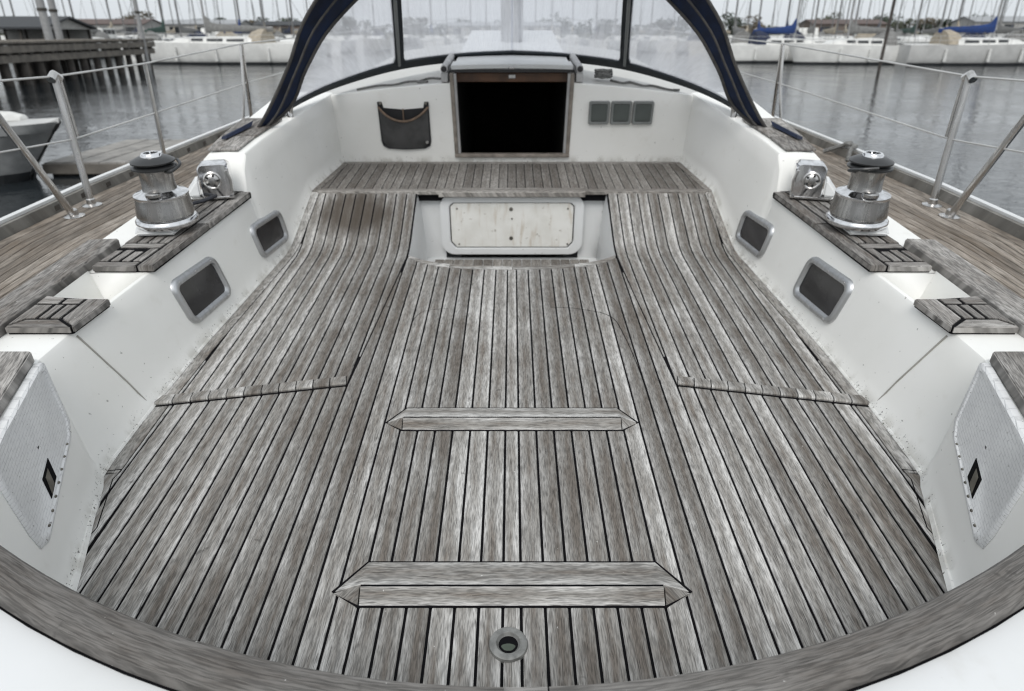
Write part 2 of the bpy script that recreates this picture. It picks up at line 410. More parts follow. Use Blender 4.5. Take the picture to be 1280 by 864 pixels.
sole = MB()
xs = [0, .1, .2, .3, .36, .42, .47, PITX - .0015]
for s in (-1, 1):
    for a, b in zip(xs, xs[1:]):
        sole.add([(s * a, .4, -.0045), (s * b, .4, -.0045), (s * b, LIP(b) - .002, -.0045), (s * a, LIP(a) - .002, -.0045)], [(0, 1, 2, 3)])
    ys = [.4, .6, .8, 1.0, 1.14, 1.33, 1.52, 1.85, 2.25, 2.81, 3.16, 3.22, 3.28, 3.34, 3.5, 3.645]
    sole.loft([[(s * (PITX - .0015), y, PZ(y) - .0045), (s * (max(E(y), .53) + .004), y, PZ(y) - .0045)] for y in ys])
SOLE = sole.build('cockpit_sole', 'caulk')
tag(SOLE, 'weathered grey teak cockpit floor with black caulked seams', 'floor', kind='structure')

def plank(samples, name, mat, parent, th=.010, bev=.0022):
    """samples: list of (xa, ya, xb, yb) stations along the plank; z follows the floor profile"""
    secs = []
    for xa, ya, xb, yb, zf in samples:
        sg = 1 if xb > xa else -1; w = abs(xb - xa); b = min(bev, w * .3) * sg
        L_ = lambda t_, dz: (xa + (xb - xa) * t_, ya + (yb - ya) * t_, zf(ya + (yb - ya) * t_) + dz)
        tb = abs(b) / max(w, 1e-4)
        secs.append([L_(0, -th), L_(0, -.0016), L_(tb, 0), L_(1 - tb, 0), L_(1, -.0016), L_(1, -th)])
    m = MB(); m.loft(secs, close=True, caps=True)
    return m.build(name, mat, parent, uvdir=(0, 1, 0))

MARG = lambda y: E(y) - (.048 if y > 1.525 else .002)
CRACK = [(2.0, .572), (3.1, PITX + .004)]
KNOTS = sorted({.8, 1.14, 1.52, 1.53, 1.85, 2.25, 2.45, 2.81, 3.16, 3.22, 3.28, 3.34, 3.655})
def strip(s, fa, fb, y0, y1, name='plank', mat='teak_grey', parent=SOLE, zf=PZ, knots=KNOTS):
    """plank between two edge functions |x|=fa(y)..fb(y); trimmed where it runs out"""
    N = 160; good = [y0 + (y1 - y0) * i / N for i in range(N + 1)]
    good = [y for y in good if fb(y) - fa(y) > .004]
    if len(good) < 4: return
    lo, hi = good[0], good[-1]
    ys = [lo, hi] + [k for k in knots if lo + .01 < k < hi - .01]
    d = [fb(y) for y in good]                       # add a station where the clip begins
    for i in range(2, len(good) - 1):
        if abs((d[i + 1] - d[i]) - (d[i] - d[i - 1])) > 1e-4 and all(abs(good[i] - q) > .03 for q in ys): ys.append(good[i])
    ys.sort()
    return plank([(s * fa(y), y, s * fb(y), y, zf) for y in ys], name, mat, parent)

g = GAP / 2
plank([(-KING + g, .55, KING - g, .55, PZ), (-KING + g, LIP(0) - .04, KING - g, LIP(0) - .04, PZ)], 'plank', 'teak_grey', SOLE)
for s in (-1, 1):
    for k in range(0, 22):
        a, b = KING + k * PITCH + g, KING + (k + 1) * PITCH - g
        if b < PITX + .01:                          # ends at the curved lip of the step well
            y0 = .55
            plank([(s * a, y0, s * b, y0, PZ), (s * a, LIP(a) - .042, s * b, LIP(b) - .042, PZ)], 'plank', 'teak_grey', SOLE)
        elif k == 9:                                # the board the locker lid cuts on a slant
            cr = lambda y: lerp(CRACK, y)
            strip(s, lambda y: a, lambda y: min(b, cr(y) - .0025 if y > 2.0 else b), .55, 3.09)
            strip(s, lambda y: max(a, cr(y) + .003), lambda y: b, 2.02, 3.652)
        else:
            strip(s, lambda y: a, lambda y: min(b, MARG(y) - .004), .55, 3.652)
    # margin boards along the coaming, broken at the quarter
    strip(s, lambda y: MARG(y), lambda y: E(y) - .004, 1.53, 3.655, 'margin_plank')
# board round the lip of the step well
for x0, x1 in ((-.512, -.30), (-.298, 0), (.002, .30), (.302, .512)):
    m = MB(); n = 6; q = [x0 + (x1 - x0) * i / n for i in range(n + 1)]
    m.loft([[(x, LIP(x) - .038, -.01), (x, LIP(x) - .038, .001), (x, LIP(x) - .004, .002), (x, LIP(x) + .003, -.003), (x, LIP(x) + .003, -.03)] for x in q], close=True, caps=True)
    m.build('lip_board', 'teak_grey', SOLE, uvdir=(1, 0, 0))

# foot rests: low ridged timbers across the middle, and the nosings of the side lids
def foot_brace(y0, yr, y1, ym, hx, tip, h):
    base = MB().prism([(-tip - .006, yr + .004), (-hx - .003, y1 + .0045), (hx + .003, y1 + .0045), (tip + .006, yr + .004), (hx + .003, y0 - .005), (-hx - .003, y0 - .005)], -.003, .0016).build('foot_brace', 'caulk', SOLE)
    e = .0028; z = .0030
    far = MB(); far.add([(-hx, y1, z), (hx, y1, z), (tip - .003, yr + e, .004), (hx, yr + e, h), (-hx, yr + e, h), (-tip + .003, yr + e, .004),
                         (-hx, y1, -.002), (hx, y1, -.002), (tip - .003, yr + e, -.002), (-tip + .003, yr + e, -.002)],
                        [(0, 5, 4), (0, 4, 3, 1), (1, 3, 2), (0, 1, 7, 6), (6, 7, 8, 9), (5, 9, 8, 2, 3, 4), (0, 6, 9, 5), (1, 2, 8, 7)])
    far.build('board', 'teak_grey', base, uvdir=(1, 0, 0), bevel=.001)
    near = MB(); near.add([(-hx, yr - e, h), (hx, yr - e, h), (hx, y0, z), (-hx, y0, z), (-hx, yr - e, -.002), (hx, yr - e, -.002), (hx, y0, -.002), (-hx, y0, -.002)],
                          [(0, 1, 2, 3), (4, 5, 6, 7), (0, 3, 7, 4), (1, 2, 6, 5), (0, 1, 5, 4), (2, 3, 7, 6)])
    near.build('board', 'teak_grey', base, uvdir=(1, 0, 0), bevel=.001)
    MB().box(-hx, hx, yr - e * .97, yr + e * .97, 0, h - .0006).build('ridge_seam', 'caulk', base)
    for s in (-1, 1):
        c = MB(); c.add([(s * (hx + .003), yr - e, h - .001), (s * (tip - .002), yr - e, .004), (s * (hx + .003), y0 + .001, z), (s * (hx + .003), yr - e, -.002), (s * (tip - .002), yr - e, -.002), (s * (hx + .003), y0 + .001, -.002)],
                        [(0, 1, 2), (3, 5, 4), (0, 2, 5, 3), (1, 4, 5, 2), (0, 3, 4, 1)])
        c.build('end_piece', 'teak_grey', base, uvdir=(1, -.6 * s, 0))
foot_brace(1.733, 1.768, 1.850, 1.795, .345, .399, .026)
foot_brace(1.064, 1.100, 1.192, 1.122, .352, .418, .028)
for s in (-1, 1):
    A, B = Vector((s * .575, 1.992, 0)), Vector((s * 1.187, 1.866, 0)); d = (B - A).normalized(); q = Vector((-d.y, d.x, 0)); q = q if q.y > 0 else -q
    bt = MB().slab([A - q * .008 + Vector((0, 0, -.002)), B - q * .008 + Vector((0, 0, -.002)), B + q * .058 + Vector((0, 0, -.002)), A + q * .058 + Vector((0, 0, -.002))], (0, 0, .0036)).build('nosing', 'caulk', SOLE)
    n = 11; L = (B - A).length
    for i in range(n):
        p0 = A + d * (L * i / n + .002); p1 = A + d * (L * (i + 1) / n - .002)
        sk = (0.0 if i else .012)
        sec = lambda p, k: [p + q * y + Vector((0, 0, z)) - d * k for y, z in ((0, -.002), (-.001, .007), (.003, .0108), (.008, .0118), (.052, .0060), (.055, -.002))]
        m = MB(); m.loft([sec(p0, 0), sec(p1, 0)], close=True, caps=True)
        m.build('nosing_block', 'teak_grey', bt, uvdir=(0, 1, 0))
# drain
dk = .78
dr = MB().lathe([(r_ * dk, z_) for r_, z_ in ((.022, .0010), (.0265, .0014), (.034, .0085), (.044, .0100), (.0525, .0070), (.0545, .0035), (.0545, -.006))], (-.008, .962, 0), 40).build('drain', 'drain_metal', SOLE, smooth=True)
MB().lathe([(.0268 * dk, .0016), (.0268 * dk, .0024), (.001, .0024)], (-.008, .962, 0), 24).build('drain_shade_disc', 'caulk', dr)  # flat black disc, the shade inside the drain painted on
m = MB(); m.add([(-.008 + .015 * cos(q) * (1 + .12 * sin(3 * q)), .955 + .009 * sin(q), .0030) for q in [2 * pi * k / 18 for k in range(18)]], [tuple(range(18))]); m.build('drain_sludge', 'slime', dr)
for s in (-1, 1):                                   # mitred seam where the boards end on the quarter
    pts = [Vector((s * x, y, .0002)) for x, y in ((1.192, 1.535), (1.135, 1.545), (1.140, 1.502), (1.085, 1.312), (1.090, 1.275), (1.045, 1.155), (1.02, 1.06))]
    m = MB()
    for a, b in zip(pts, pts[1:]):
        n = Vector((-(b - a).y, (b - a).x, 0)).normalized() * .0016; m.add([a - n, b - n, b + Vector((0, 0, .0007)), a + Vector((0, 0, .0007)), b + n, a + n], [(0, 1, 2, 3), (3, 2, 4, 5)])
    m.build('margin_seam', 'caulk', SOLE)
# faint seam round a flush hatch let into the middle of the floor
for P in ([(-.408, 2.44), (-.40, 2.50), (-.376, 2.553), (-.33, 2.575), (-.271, 2.583)], [(.16, 2.598), (.25, 2.590), (.32, 2.568), (.38, 2.54), (.422, 2.48), (.440, 2.36), (.452, 2.221), (.460, 2.05), (.463, 1.90)]):
    pts = smooth_path([(x, y, .0002) for x, y in P], 5)
    m = MB(); m.loft([[p + Vector((-.0016, -.0012, 0)), p + Vector((0, 0, .0007)), p + Vector((.0016, .0012, 0))] for p in pts]); m.build('hatch_seam', 'caulk', SOLE)

# ------------------------------------------------------------------ step well in front of the companionway
well = MB()
for s in (-1, 1):
    ys = [3.176, 3.25, 3.34, 3.5, 3.70]
    well.loft([[(s * PITX, y, PZ(y) - .012), (s * (PITX - .004), y, PZ(y) - .03), (s * (PITX - .02), y, -.10), (s * (PITX - .03), y, -.235)] for y in ys])
    well.add([(s * PITX, 3.70, .165), (s * .38, 3.70, .165), (s * .38, 3.70, -.235), (s * (PITX - .03), 3.70, -.235)], [(0, 1, 2, 3)])
xx = [-.5187, -.44, -.35, -.2, 0, .2, .35, .44, .5187]
well.loft([[(x, LIP(x) + .004, -.012), (x * .95, LIP(x) + .004, -.235)] for x in xx])
well.add([(-.5, 3.03, -.232), (.5, 3.03, -.232), (.5, 3.71, -.232), (-.5, 3.71, -.232)], [(0, 1, 2, 3)])
WELL = well.build('step_well', 'gelcoat_plain', smooth=True, uvf=lambda p: (p.y, p.z + .235))
tag(WELL, 'sunken white step well in front of the companionway', 'step well', kind='structure')
for k in range(-9, 9):
    a = k * .0553 + .002; b = (k + 1) * .0553 - .002
    if abs(a) < .485 and abs(b) < .485: MB().box(a, b, 3.05, 3.655, -.24, -.222).build('plank', 'teak_bridge', WELL, uvdir=(0, 1, 0), bevel=.002)
fr_o = [(x, 3.655, z - .018) for x, z in rrect(.80, .352, .075, 6)]
inn = [(-.325, .118), (-.348, .098), (-.348, -.112), (-.318, -.148), (.318, -.148), (.348, -.112), (.348, .098), (.325, .118)]
# bring the octagon up to the count of the outer outline
def resample(poly, n):
    P = [Vector((*p, 0)) for p in poly]; P.append(P[0]); L = [(b - a).length for a, b in zip(P, P[1:])]; T = sum(L); out = []
    for i in range(n):
        d = T * i / n; j = 0
        while d > L[j] + 1e-9: d -= L[j]; j += 1
        q = P[j].lerp(P[j + 1], d / L[j]); out.append((q.x, q.y))
    return out
def ang(poly): return sorted(poly, key=lambda p: math.atan2(p[1], p[0]))
def radial(poly, dirs):                            # points of poly's outline in given directions from the centre
    out = []
    for dx, dz in dirs:
        best = None
        for (ax, az), (bx, bz) in zip(poly, poly[1:] + poly[:1]):
            ex, ez = bx - ax, bz - az; D = dx * ez - dz * ex
            if abs(D) < 1e-12: continue
            t_ = (ax * ez - az * ex) / D; u_ = (ax * dz - az * dx) / D
            if t_ > 0 and -1e-6 <= u_ <= 1 + 1e-6: best = t_ if best is None else max(best, t_)
        out.append((dx * best, dz * best))
    return out
oct_ = [(x, z + .012) for x, z in inn]
dirs = sorted([(x, z) for x, z in rrect(.80, .352, .075, 6)] + oct_, key=lambda p: math.atan2(p[1], p[0]))
oo = radial(rrect(.80, .352, .075, 6), dirs); ii = radial(oct_, dirs)
FR = MB().ring([(x, 3.655, z - .018) for x, z in oo], [(x, 3.655, z - .018) for x, z in ii], (0, .05, 0)).build('hatch_frame', 'gelcoat_plain', WELL, bevel=.006, seg=2, smooth=True)
MB().slab([(x * .985, 3.672, z * .97 - .018) for x, z in oct_], (0, .02, 0)).build('gap_seal', 'caulk', FR)
HB = MB().slab([(x * .984, 3.661, z * .966 - .018) for x, z in oct_], (0, .013, 0)).build('hatch_board', 'hatch_board', WELL, bevel=.004, smooth=True)
for x, z in ((-.005, .075), (-.005, -.095), (.0, .02), (-.305, .078), (.31, .078), (-.30, -.13), (.315, -.13)):
    r = .011 if abs(x) < .01 and z != .02 else .005
    MB().lathe([(r, 0), (r, .003), (r * .5, .0042)], (x, 3.661, z), 10, Matrix.Rotation(radians(90), 4, 'X')).build('screw', 'bronze', HB)

# ------------------------------------------------------------------ bridge deck
BR = MB().add([(-1.105, 3.655, .1755), (1.105, 3.655, .1755), (1.055, 4.262, .1755), (-1.055, 4.262, .1755)], [(0, 1, 2, 3)])
br = MB(); br.add([(-1.105, 3.665, .1755), (1.105, 3.665, .1755), (1.056, 4.262, .1755), (-1.056, 4.262, .1755)], [(0, 1, 2, 3)])
br.add([(-PITX, 3.668, .1755), (PITX, 3.668, .1755), (PITX, 3.668, .12), (-PITX, 3.668, .12)], [(0, 1, 2, 3)])
BRG = br.build('bridge_deck', 'caulk')
tag(BRG, 'teak bridge deck below the companionway', 'deck', kind='structure')
bz = lambda y: .18
bp = .0497
for s in (-1, 1):
    for k in range(-1, 22):
        a, b = (k + .5) * bp + .002, (k + 1.5) * bp - .002
        if k == -1:
            if s > 0: plank([(-.5 * bp + .002, 3.692, .5 * bp - .002, 3.692, bz), (-.5 * bp + .002, 4.222, .5 * bp - .002, 4.222, bz)], 'plank', 'teak_bridge', BRG)
            continue
        strip(s, lambda y: a, lambda y: min(b, E(y) - .045), 3.692, 4.222, 'plank', 'teak_bridge', BRG, bz, [3.9])
    strip(s, lambda y: E(y) - .041, lambda y: E(y) - .003, 3.66, 4.25, 'margin_plank', 'teak_bridge', BRG, bz, [])
MB().box(-1.02, 1.02, 4.226, 4.256, .168, .181).build('margin_plank', 'teak_bridge', BRG, uvdir=(1, 0, 0), bevel=.002)
for s in (-1, 1):                                   # nosing along the front edge
    m = MB(); m.loft([[(s * x, y, z) for y, z in ((3.688, .170), (3.688, .1815), (3.652, .1815), (3.645, .178), (3.645, .163), (3.652, .158))] for x in (.40, 1.06)], close=True, caps=True)
    m.build('nosing', 'teak_bridge', BRG, uvdir=(1, 0, 0))
m = MB(); m.loft([[(x, y, z) for y, z in ((3.690, .160), (3.690, .186), (3.628, .186), (3.618, .180), (3.618, .158), (3.628, .152))] for x in (-.398, .398)], close=True, caps=True)
m.build('nosing', 'teak_bridge', BRG, uvdir=(1, 0, 0))

# ------------------------------------------------------------------ coamings, port and starboard
#        y      xb(base)        xt     zt
CT = [(.62, .905, .95, .400), (.80, .945, .985, .400), (1.14, 1.05, 1.090, .400), (1.47, 1.160, 1.200, .400), (1.51, 1.180, 1.216, .395),
      (1.53, 1.187, 1.285, .345), (1.75, 1.192, 1.298, .335), (1.90, 1.192, 1.286, .335), (2.25, 1.186, 1.262, .335), (2.81, 1.157, 1.218, .335), (3.045, 1.145, 1.204, .335),
      (3.06, 1.144, 1.214, .36), (3.085, 1.143, 1.216, .46), (3.12, 1.141, 1.210, .520), (3.30, 1.131, 1.186, .540), (3.66, 1.104, 1.140, .560), (4.262, 1.052, 1.062, .590)]
def wall_x(y, z):
    b = lerp([(r[0], r[1]) for r in CT], y); t_ = lerp([(r[0], r[2]) for r in CT], y); zt = lerp([(r[0], r[3]) for r in CT], y)
    return b + (t_ - b) * max(0, z - PZ(y)) / max(.05, zt - PZ(y))
def coaming(s):
    m = MB(); secs = []
    for y, xb, xt, zt in CT:
        zb = PZ(y); f = lambda k: (s * (xb + (xt - xb) * k), y, zb + (zt - zb) * k)
        secs.append([(s * (xb - .012), y, zb - .02), (s * (xb - .010), y, zb + .004), (s * (xb + .002), y, zb + .022), f(.2), f(.4), f(.6), f(.8), (s * (xt - .002), y, zt - .012), (s * (xt + .004), y, zt - .003), (s * (xt + .014), y, zt)])
    m.loft(secs)
    T = lambda y: lerp([(r[0], r[2]) for r in CT], y) + .014
    Zt = lambda y: lerp([(r[0], r[3]) for r in CT], y)
    # top: aft shelf, pad seat, and the raised forward part; the pocket between the pads stays open
    def top(ys, xo):
        m.loft([[(s * T(y), y, Zt(y)), (s * xo, y, Zt(y))] for y in ys])
    top([1.53, 1.64, 1.75, 1.90, 1.945], 1.60); top([2.19, 2.25, 2.5, 2.81, 3.045], 1.60)
    top([.62, .80, 1.14, 1.47, 1.51], 1.60)
    m.loft([[(s * T(y), y, Zt(y)), (s * 1.30, y, Zt(y) + .002), (s * 1.375, y, Zt(y) - .004), (s * 1.405, y, Zt(y) - .03), (s * 1.43, y, .27)] for y in (3.06, 3.085, 3.12, 3.30, 3.66, 4.262)])
    # pocket
    p0, p1 = 1.945, 2.19; xi = lambda y: T(y); xo = 1.475
    m.add([(s * xi(p0), p0, .335), (s * xi(p1), p1, .335), (s * (xi(p1) + .01), p1, .17), (s * (xi(p0) + .01), p0, .17)], [(0, 1, 2, 3)])
    m.add([(s * xo, p0, .345), (s * xo, p1, .345), (s * (xo - .04), p1, .17), (s * (xo - .04), p0, .17)], [(0, 1, 2, 3)])
    m.add([(s * xi(p0), p0, .335), (s * xo, p0, .335), (s * (xo - .04), p0, .17), (s * (xi(p0) + .01), p0, .17)], [(0, 1, 2, 3)])
    m.add([(s * xi(p1), p1, .335), (s * xo, p1, .335), (s * (xo - .04), p1, .17), (s * (xi(p1) + .01), p1, .17)], [(0, 1, 2, 3)])
    m.add([(s * (xi(p0) + .01), p0, .17), (s * (xi(p1) + .01), p1, .17), (s * (xo - .04), p1, .17), (s * (xo - .04), p0, .17)], [(0, 1, 2, 3)])
    m.add([(s * xo, p0, .335), (s * 1.60, p0, .335), (s * 1.60, p1, .335), (s * xo, p1, .335)], [(0, 1, 2, 3)])
    c = m.build('coaming', 'gelcoat', smooth=32, uvf=lambda p: (p.y, p.z - PZ(p.y) if abs(p.x) < 1.31 else .3))
    tag(c, ('port' if s < 0 else 'starboard') + ' white cockpit coaming wall on the ' + ('left' if s < 0 else 'right') + ' side of the teak floor', 'coaming', kind='structure')
    # joint groove where two mouldings meet
    P = [Vector((s * (wall_x(y, z) - .0008), y, z)) for y, z in ((1.772, .318), (1.80, .22), (1.83, .12), (1.852, .03))]
    MB().tube(P, .0032, 6).build('joint_strip', 'joint_grey', c)
    # white sealant bead along the teak
    bd = [Vector((s * (E(y) - .003), y, PZ(y) + .003)) for y in [.8 + i * .1 for i in range(29)]]
    MB().tube(bd, [.013 if i < 7 else .0075 for i in range(29)], 6).build('sealant_bead', 'gelcoat', c, smooth=True, uvf=lambda p: (p.y, .01))
    # portlights
    for yc, zc, sh in ((2.425, .165, -.012), (3.105, .140, -.012)):
        w, h = (.335, .190) if yc < 3 else (.325, .170)
        def on(u, v, out):
            y = yc + u + v * -.10; z = zc + v + u * -.055
            return (s * (wall_x(y, z) - out), y, z)
        o1 = rrect(w, h, .045, 5); i1 = rrect(w - .064, h - .064, .022, 5)
        fr = MB(); n = len(o1)
        rings = [[on(u, v, -.004) for u, v in o1], [on(u, v, .010) for u, v in rrect(w - .004, h - .004, .044, 5)], [on(u, v, .016) for u, v in rrect(w - .022, h - .022, .036, 5)],
                 [on(u, v, .014) for u, v in rrect(w - .050, h - .050, .026, 5)], [on(u, v, -.006) for u, v in i1]]
        fr.loft(rings, close=True)
        pl = fr.build('portlight', 'aluminium', c, smooth=60)
        MB().slab([on(u, v, .0035) for u, v in rrect(w - .058, h - .058, .024, 5)], (s * .006, 0, 0)).build('pane', 'port_pane', pl)
        for u in (-.36, .36, 0):
            for v in (-.42, .42):
                p = Vector(on(u * w, v * h, .0155)); MB().lathe([(.004, 0), (.003, .002)], p, 8, Matrix.Rotation(-s * radians(90), 4, 'Y')).build('screw', 'stainless', pl)
    # locker panel on the quarter
    def lp(y, z, out): return (s * (1.16 + .31 * (y - 1.47) + .10 * z - out), y, z)
    out = [(1.492, .395), (1.474, .232), (1.440, .200), (1.13, .135), (1.095, .150), (1.085, .20), (1.082, .34), (1.10, .40), (1.18, .405), (1.44, .405), (1.475, .402)]
    m = MB(); n = len(out)
    cy, cz = 1.28, .29
    ins = lambda k: [(cy + (y - cy) * k, cz + (z - cz) * k) for y, z in out]
    m.loft([[lp(y, z, -.006) for y, z in out], [lp(y, z, .010) for y, z in out], [lp(y, z, .015) for y, z in ins(.96)], [lp(y, z, .015) for y, z in ins(.90)], [lp(y, z, .011) for y, z in ins(.88)], [lp(y, z, .011) for y, z in ins(.02)]], close=True)
    pn = m.build('locker_panel', 'locker_plastic', c, smooth=True)
    m = MB(); sq = [(1.222, .182), (1.285, .196), (1.292, .248), (1.228, .236)]
    m.slab([lp(y, z, .0112) for y, z in sq], (-s * .0012, 0, 0)); fl = m.build('finger_hole', 'caulk', pn)
    m = MB(); m.slab([lp(y, z, .0126) for y, z in ((1.232, .188), (1.262, .195), (1.268, .236), (1.242, .230))], (-s * .0008, 0, 0)); m.build('latch', 'bronze', fl)
    for k in range(9):
        y = 1.12 + .040 * k
        MB().lathe([(.0045, 0), (.003, .0022)], Vector(lp(y, .150 + .205 * (y - 1.12) * .95, .0125)), 8, Matrix.Rotation(-s * radians(90), 4, 'Y')).build('screw', 'bronze', pn)
    # teak boards: seat top on the quarter, two pads each side of the pocket, deck margin, forward strip
    def boards(name, polys, z0, z1, dirs):
        r = MB(); V = sorted({(round(p[0], 5), round(p[1], 5)) for q in polys for p in q}); hl = []
        for seq in (V, V[::-1]):                    # rubber bedding: the outline of the boards, a little smaller
            part = []
            for p in seq:
                while len(part) > 1 and (part[-1][0] - part[-2][0]) * (p[1] - part[-2][1]) - (part[-1][1] - part[-2][1]) * (p[0] - part[-2][0]) <= 0: part.pop()
                part.append(p)
            hl += part[:-1]
        cx = sum(p[0] for p in hl) / len(hl); cy = sum(p[1] for p in hl) / len(hl); ins_h = []
        for p in hl:
            d = Vector((p[0] - cx, p[1] - cy)); ins_h.append((s * (cx + d.x * (1 - .009 / d.length)), cy + d.y * (1 - .009 / d.length)))
        r.prism(ins_h, z0 - .002, z1 - .003)
        root = r.build(name, 'caulk', c)
        for q, dd in zip(polys, dirs):
            cx = sum(p[0] for p in q) / len(q); cy = sum(p[1] for p in q) / len(q)
            q = [(cx + (x - cx) * max(.5, 1 - .0020 / max(.004, abs(x - cx))), cy + (y - cy) * max(.5, 1 - .0015 / max(.004, abs(y - cy)))) for x, y in q]
            MB().prism([(s * x, y) for x, y in q], z0 + .002, z1).build('plank', 'teak_pad', root, uvdir=(dd[0] * s, dd[1], 0), bevel=.003, seg=2)
        return root
    Y, X_ = (0, 1), (1, 0)
    q = .003
    # seat
    boards('seat_board', [[(1.015, .80), (1.10, .80), (1.305, 1.49), (1.216, 1.49)],
                          [(1.114, .80), (1.20, .80), (1.40, 1.49), (1.314, 1.49)], [(1.204, .80), (1.30, .80), (1.50, 1.49), (1.404, 1.49)], [(1.304, .80), (1.42, .80), (1.60, 1.49), (1.504, 1.49)]], .398, .432, [(.29, 1)] * 4)
    # after pad
    boards('teak_pad', [[(1.276, 1.748), (1.34 , 1.80), (1.335, 1.935), (1.262, 1.935)],
                        [(1.280, 1.744), (1.478, 1.744), (1.440, 1.796), (1.342, 1.796)],
                        [(1.343, 1.800), (1.378, 1.800), (1.376, 1.895), (1.339, 1.895)], [(1.381, 1.800), (1.412, 1.800), (1.411, 1.895), (1.379, 1.895)],
                        [(1.415, 1.800), (1.440, 1.798), (1.477, 1.752), (1.477, 1.895), (1.414, 1.895)],
                        [(1.339, 1.898), (1.400, 1.898), (1.400, 1.938), (1.338, 1.938)], [(1.403, 1.898), (1.477, 1.898), (1.477, 1.96), (1.403, 1.94)]], .338, .362, [Y, X_, Y, Y, Y, X_, X_])
    # forward pad under the winch
    zs = 2.235
    ins_ = lambda y, k: lerp([(1.75, 1.277), (2.25, 1.243), (2.81, 1.200), (3.05, 1.188)], y) + k
    def lane(k0, k1, y0, y1): return [(ins_(y0, k0), y0), (ins_(y0, k1), y0), (ins_(y1, k1), y1), (ins_(y1, k0), y1)]
    boards('teak_pad', [lane(0, .058, 2.192, 2.62), lane(0, .058, 2.623, 3.05), lane(.061, .215, 2.19, 2.232),
                        lane(.061, .098, zs, 2.36), lane(.101, .138, zs, 2.33), lane(.141, .178, zs, 2.345), lane(.181, .215, zs, 2.34),
                        lane(.061, .215, 2.363, 2.408), lane(.061, .098, 2.411, 3.05), lane(.101, .138, 2.411, 3.05), lane(.141, .178, 2.411, 3.05), lane(.181, .225, 2.411, 3.05)],
           .338, .362, [Y, Y, X_, Y, Y, Y, Y, X_, Y, Y, Y, Y])
    # strip of teak on the raised forward part
    for y0, y1 in ((3.124, 3.298), (3.302, 3.62)):
        zz = Zt(y0) + .004
        MB().slab([(s * x, y, Zt(y) + .0055) for x, y in ((T(y0) + .02, y0), (1.38, y0), (1.38, y1), (T(y1) + .02, y1))], (0, 0, .009)).build('teak_strip', 'teak_pad', c, uvdir=(0, 1, 0), bevel=.002, seg=1)
    return c
COAM = {s: coaming(s) for s in (-1, 1)}

# ------------------------------------------------------------------ side decks
BT = [(.2, 1.80), (1.5, 1.95), (2.5, 2.025), (3.2, 2.03), (4.0, 1.99), (5.2, 1.92), (7, 1.68), (9, 1.15), (10.5, .5), (11.3, .06)]
HBm = lambda y: lerp(BT, y)
DZ = lambda y: .33 - .045 * (y - 2.5) if y > 2.5 else .33
def side_deck(s):
    m = MB(); ys = [.2, .8, 1.5, 2.0, 2.5, 3.2, 4.0, 5.2, 6.2, 7.4]
    m.loft([[(s * (1.52 if y < 3 else 1.43), y, DZ(y) - .0045), (s * HBm(y), y, DZ(y) - .0045)] for y in ys])
    d = m.build('side_deck', 'caulk')
    tag(d, ('port' if s < 0 else 'starboard') + ' side deck of narrow brownish teak planks outside the ' + ('left' if s < 0 else 'right') + ' coaming', 'deck', kind='structure')
    n = 9; in0 = lambda y: lerp([(.2, 1.60), (2.2, 1.60), (3.0, 1.50), (7.5, 1.45)], y)
    kn = [1.5, 2.2, 2.5, 3.0, 3.2, 4.0, 5.2, 6.2]
    for k in range(n):
        fa = lambda y: in0(y) + (HBm(y) - .075 - in0(y)) * k / n + .002
        fb = lambda y: in0(y) + (HBm(y) - .075 - in0(y)) * (k + 1) / n - .002
        strip(s, fa, fb, .5, 3.4 + .25 * (k % 3), 'plank', 'teak_deck', d, DZ, kn)
        strip(s, fa, fb, 3.403 + .25 * (k % 3), 7.3, 'plank', 'teak_deck', d, DZ, kn)
    strip(s, lambda y: HBm(y) - .072, lambda y: HBm(y) - .025, .5, 7.3, 'margin_plank', 'teak_deck', d, DZ, kn)
    # raised margin board beside the pads
    for y0, y1 in ((.6, 1.62), (1.625, 2.43)):
        m = MB(); m.loft([[(s * x, y, z) for x, z in ((1.482, .337), (1.482, .366), (1.488, .372), (1.594, .368), (1.600, .362), (1.600, .326))] for y in (y0, y1)], close=True, caps=True)
        m.build('margin_board', 'teak_pad', d, uvdir=(0, 1, 0))
    # toe rail with its pale capping
    ys = [.2, .8, 1.5, 2.0, 2.5, 2.9, 3.2, 3.6, 4.0, 4.6, 5.2, 6.2, 7.4]
    m = MB(); m.loft([[(s * (HBm(y) - .022), y, DZ(y) - .01), (s * (HBm(y) - .020), y, DZ(y) + .045), (s * (HBm(y) + .006), y, DZ(y) + .045), (s * (HBm(y) + .006), y, DZ(y) - .06)] for y in ys], close=True, caps=True)
    tr_ = m.build('toe_rail', 'teak_toe', d, uvdir=(0, 1, 0))
    m = MB(); m.loft([[(s * (HBm(y) + .001), y, DZ(y) + .047), (s * (HBm(y) + .001), y, DZ(y) + .058), (s * (HBm(y) + .034), y, DZ(y) + .056), (s * (HBm(y) + .034), y, DZ(y) - .02)] for y in ys], close=True, caps=True)
    m.build('rubbing_strip', 'gelcoat_plain', tr_, uvf=lambda p: (p.y, .3))
    for y in [2.9 + .21 * i for i in range(12)] if s < 0 else ():
        MB().box(s * (HBm(y) - .024), s * (HBm(y) - .018), y, y + .035, DZ(y) + .008, DZ(y) + .030).build('scupper', 'pile_wood', tr_)
    return d
DECK = {s: side_deck(s) for s in (-1, 1)}
hull = MB()
for s in (-1, 1):
    hull.loft([[(s * (HBm(y) + .012), y, DZ(y) - .03), (s * (HBm(y) + .02), y, DZ(y) - .35), (s * (HBm(y) * .93), y, -1.0 - .09 * y), (s * HBm(y) * .6, y, -1.5 - .09 * y)] for y in [-.8, .2, 1.5, 2.5, 4.0, 5.2, 7, 9, 10.5, 11.3]])
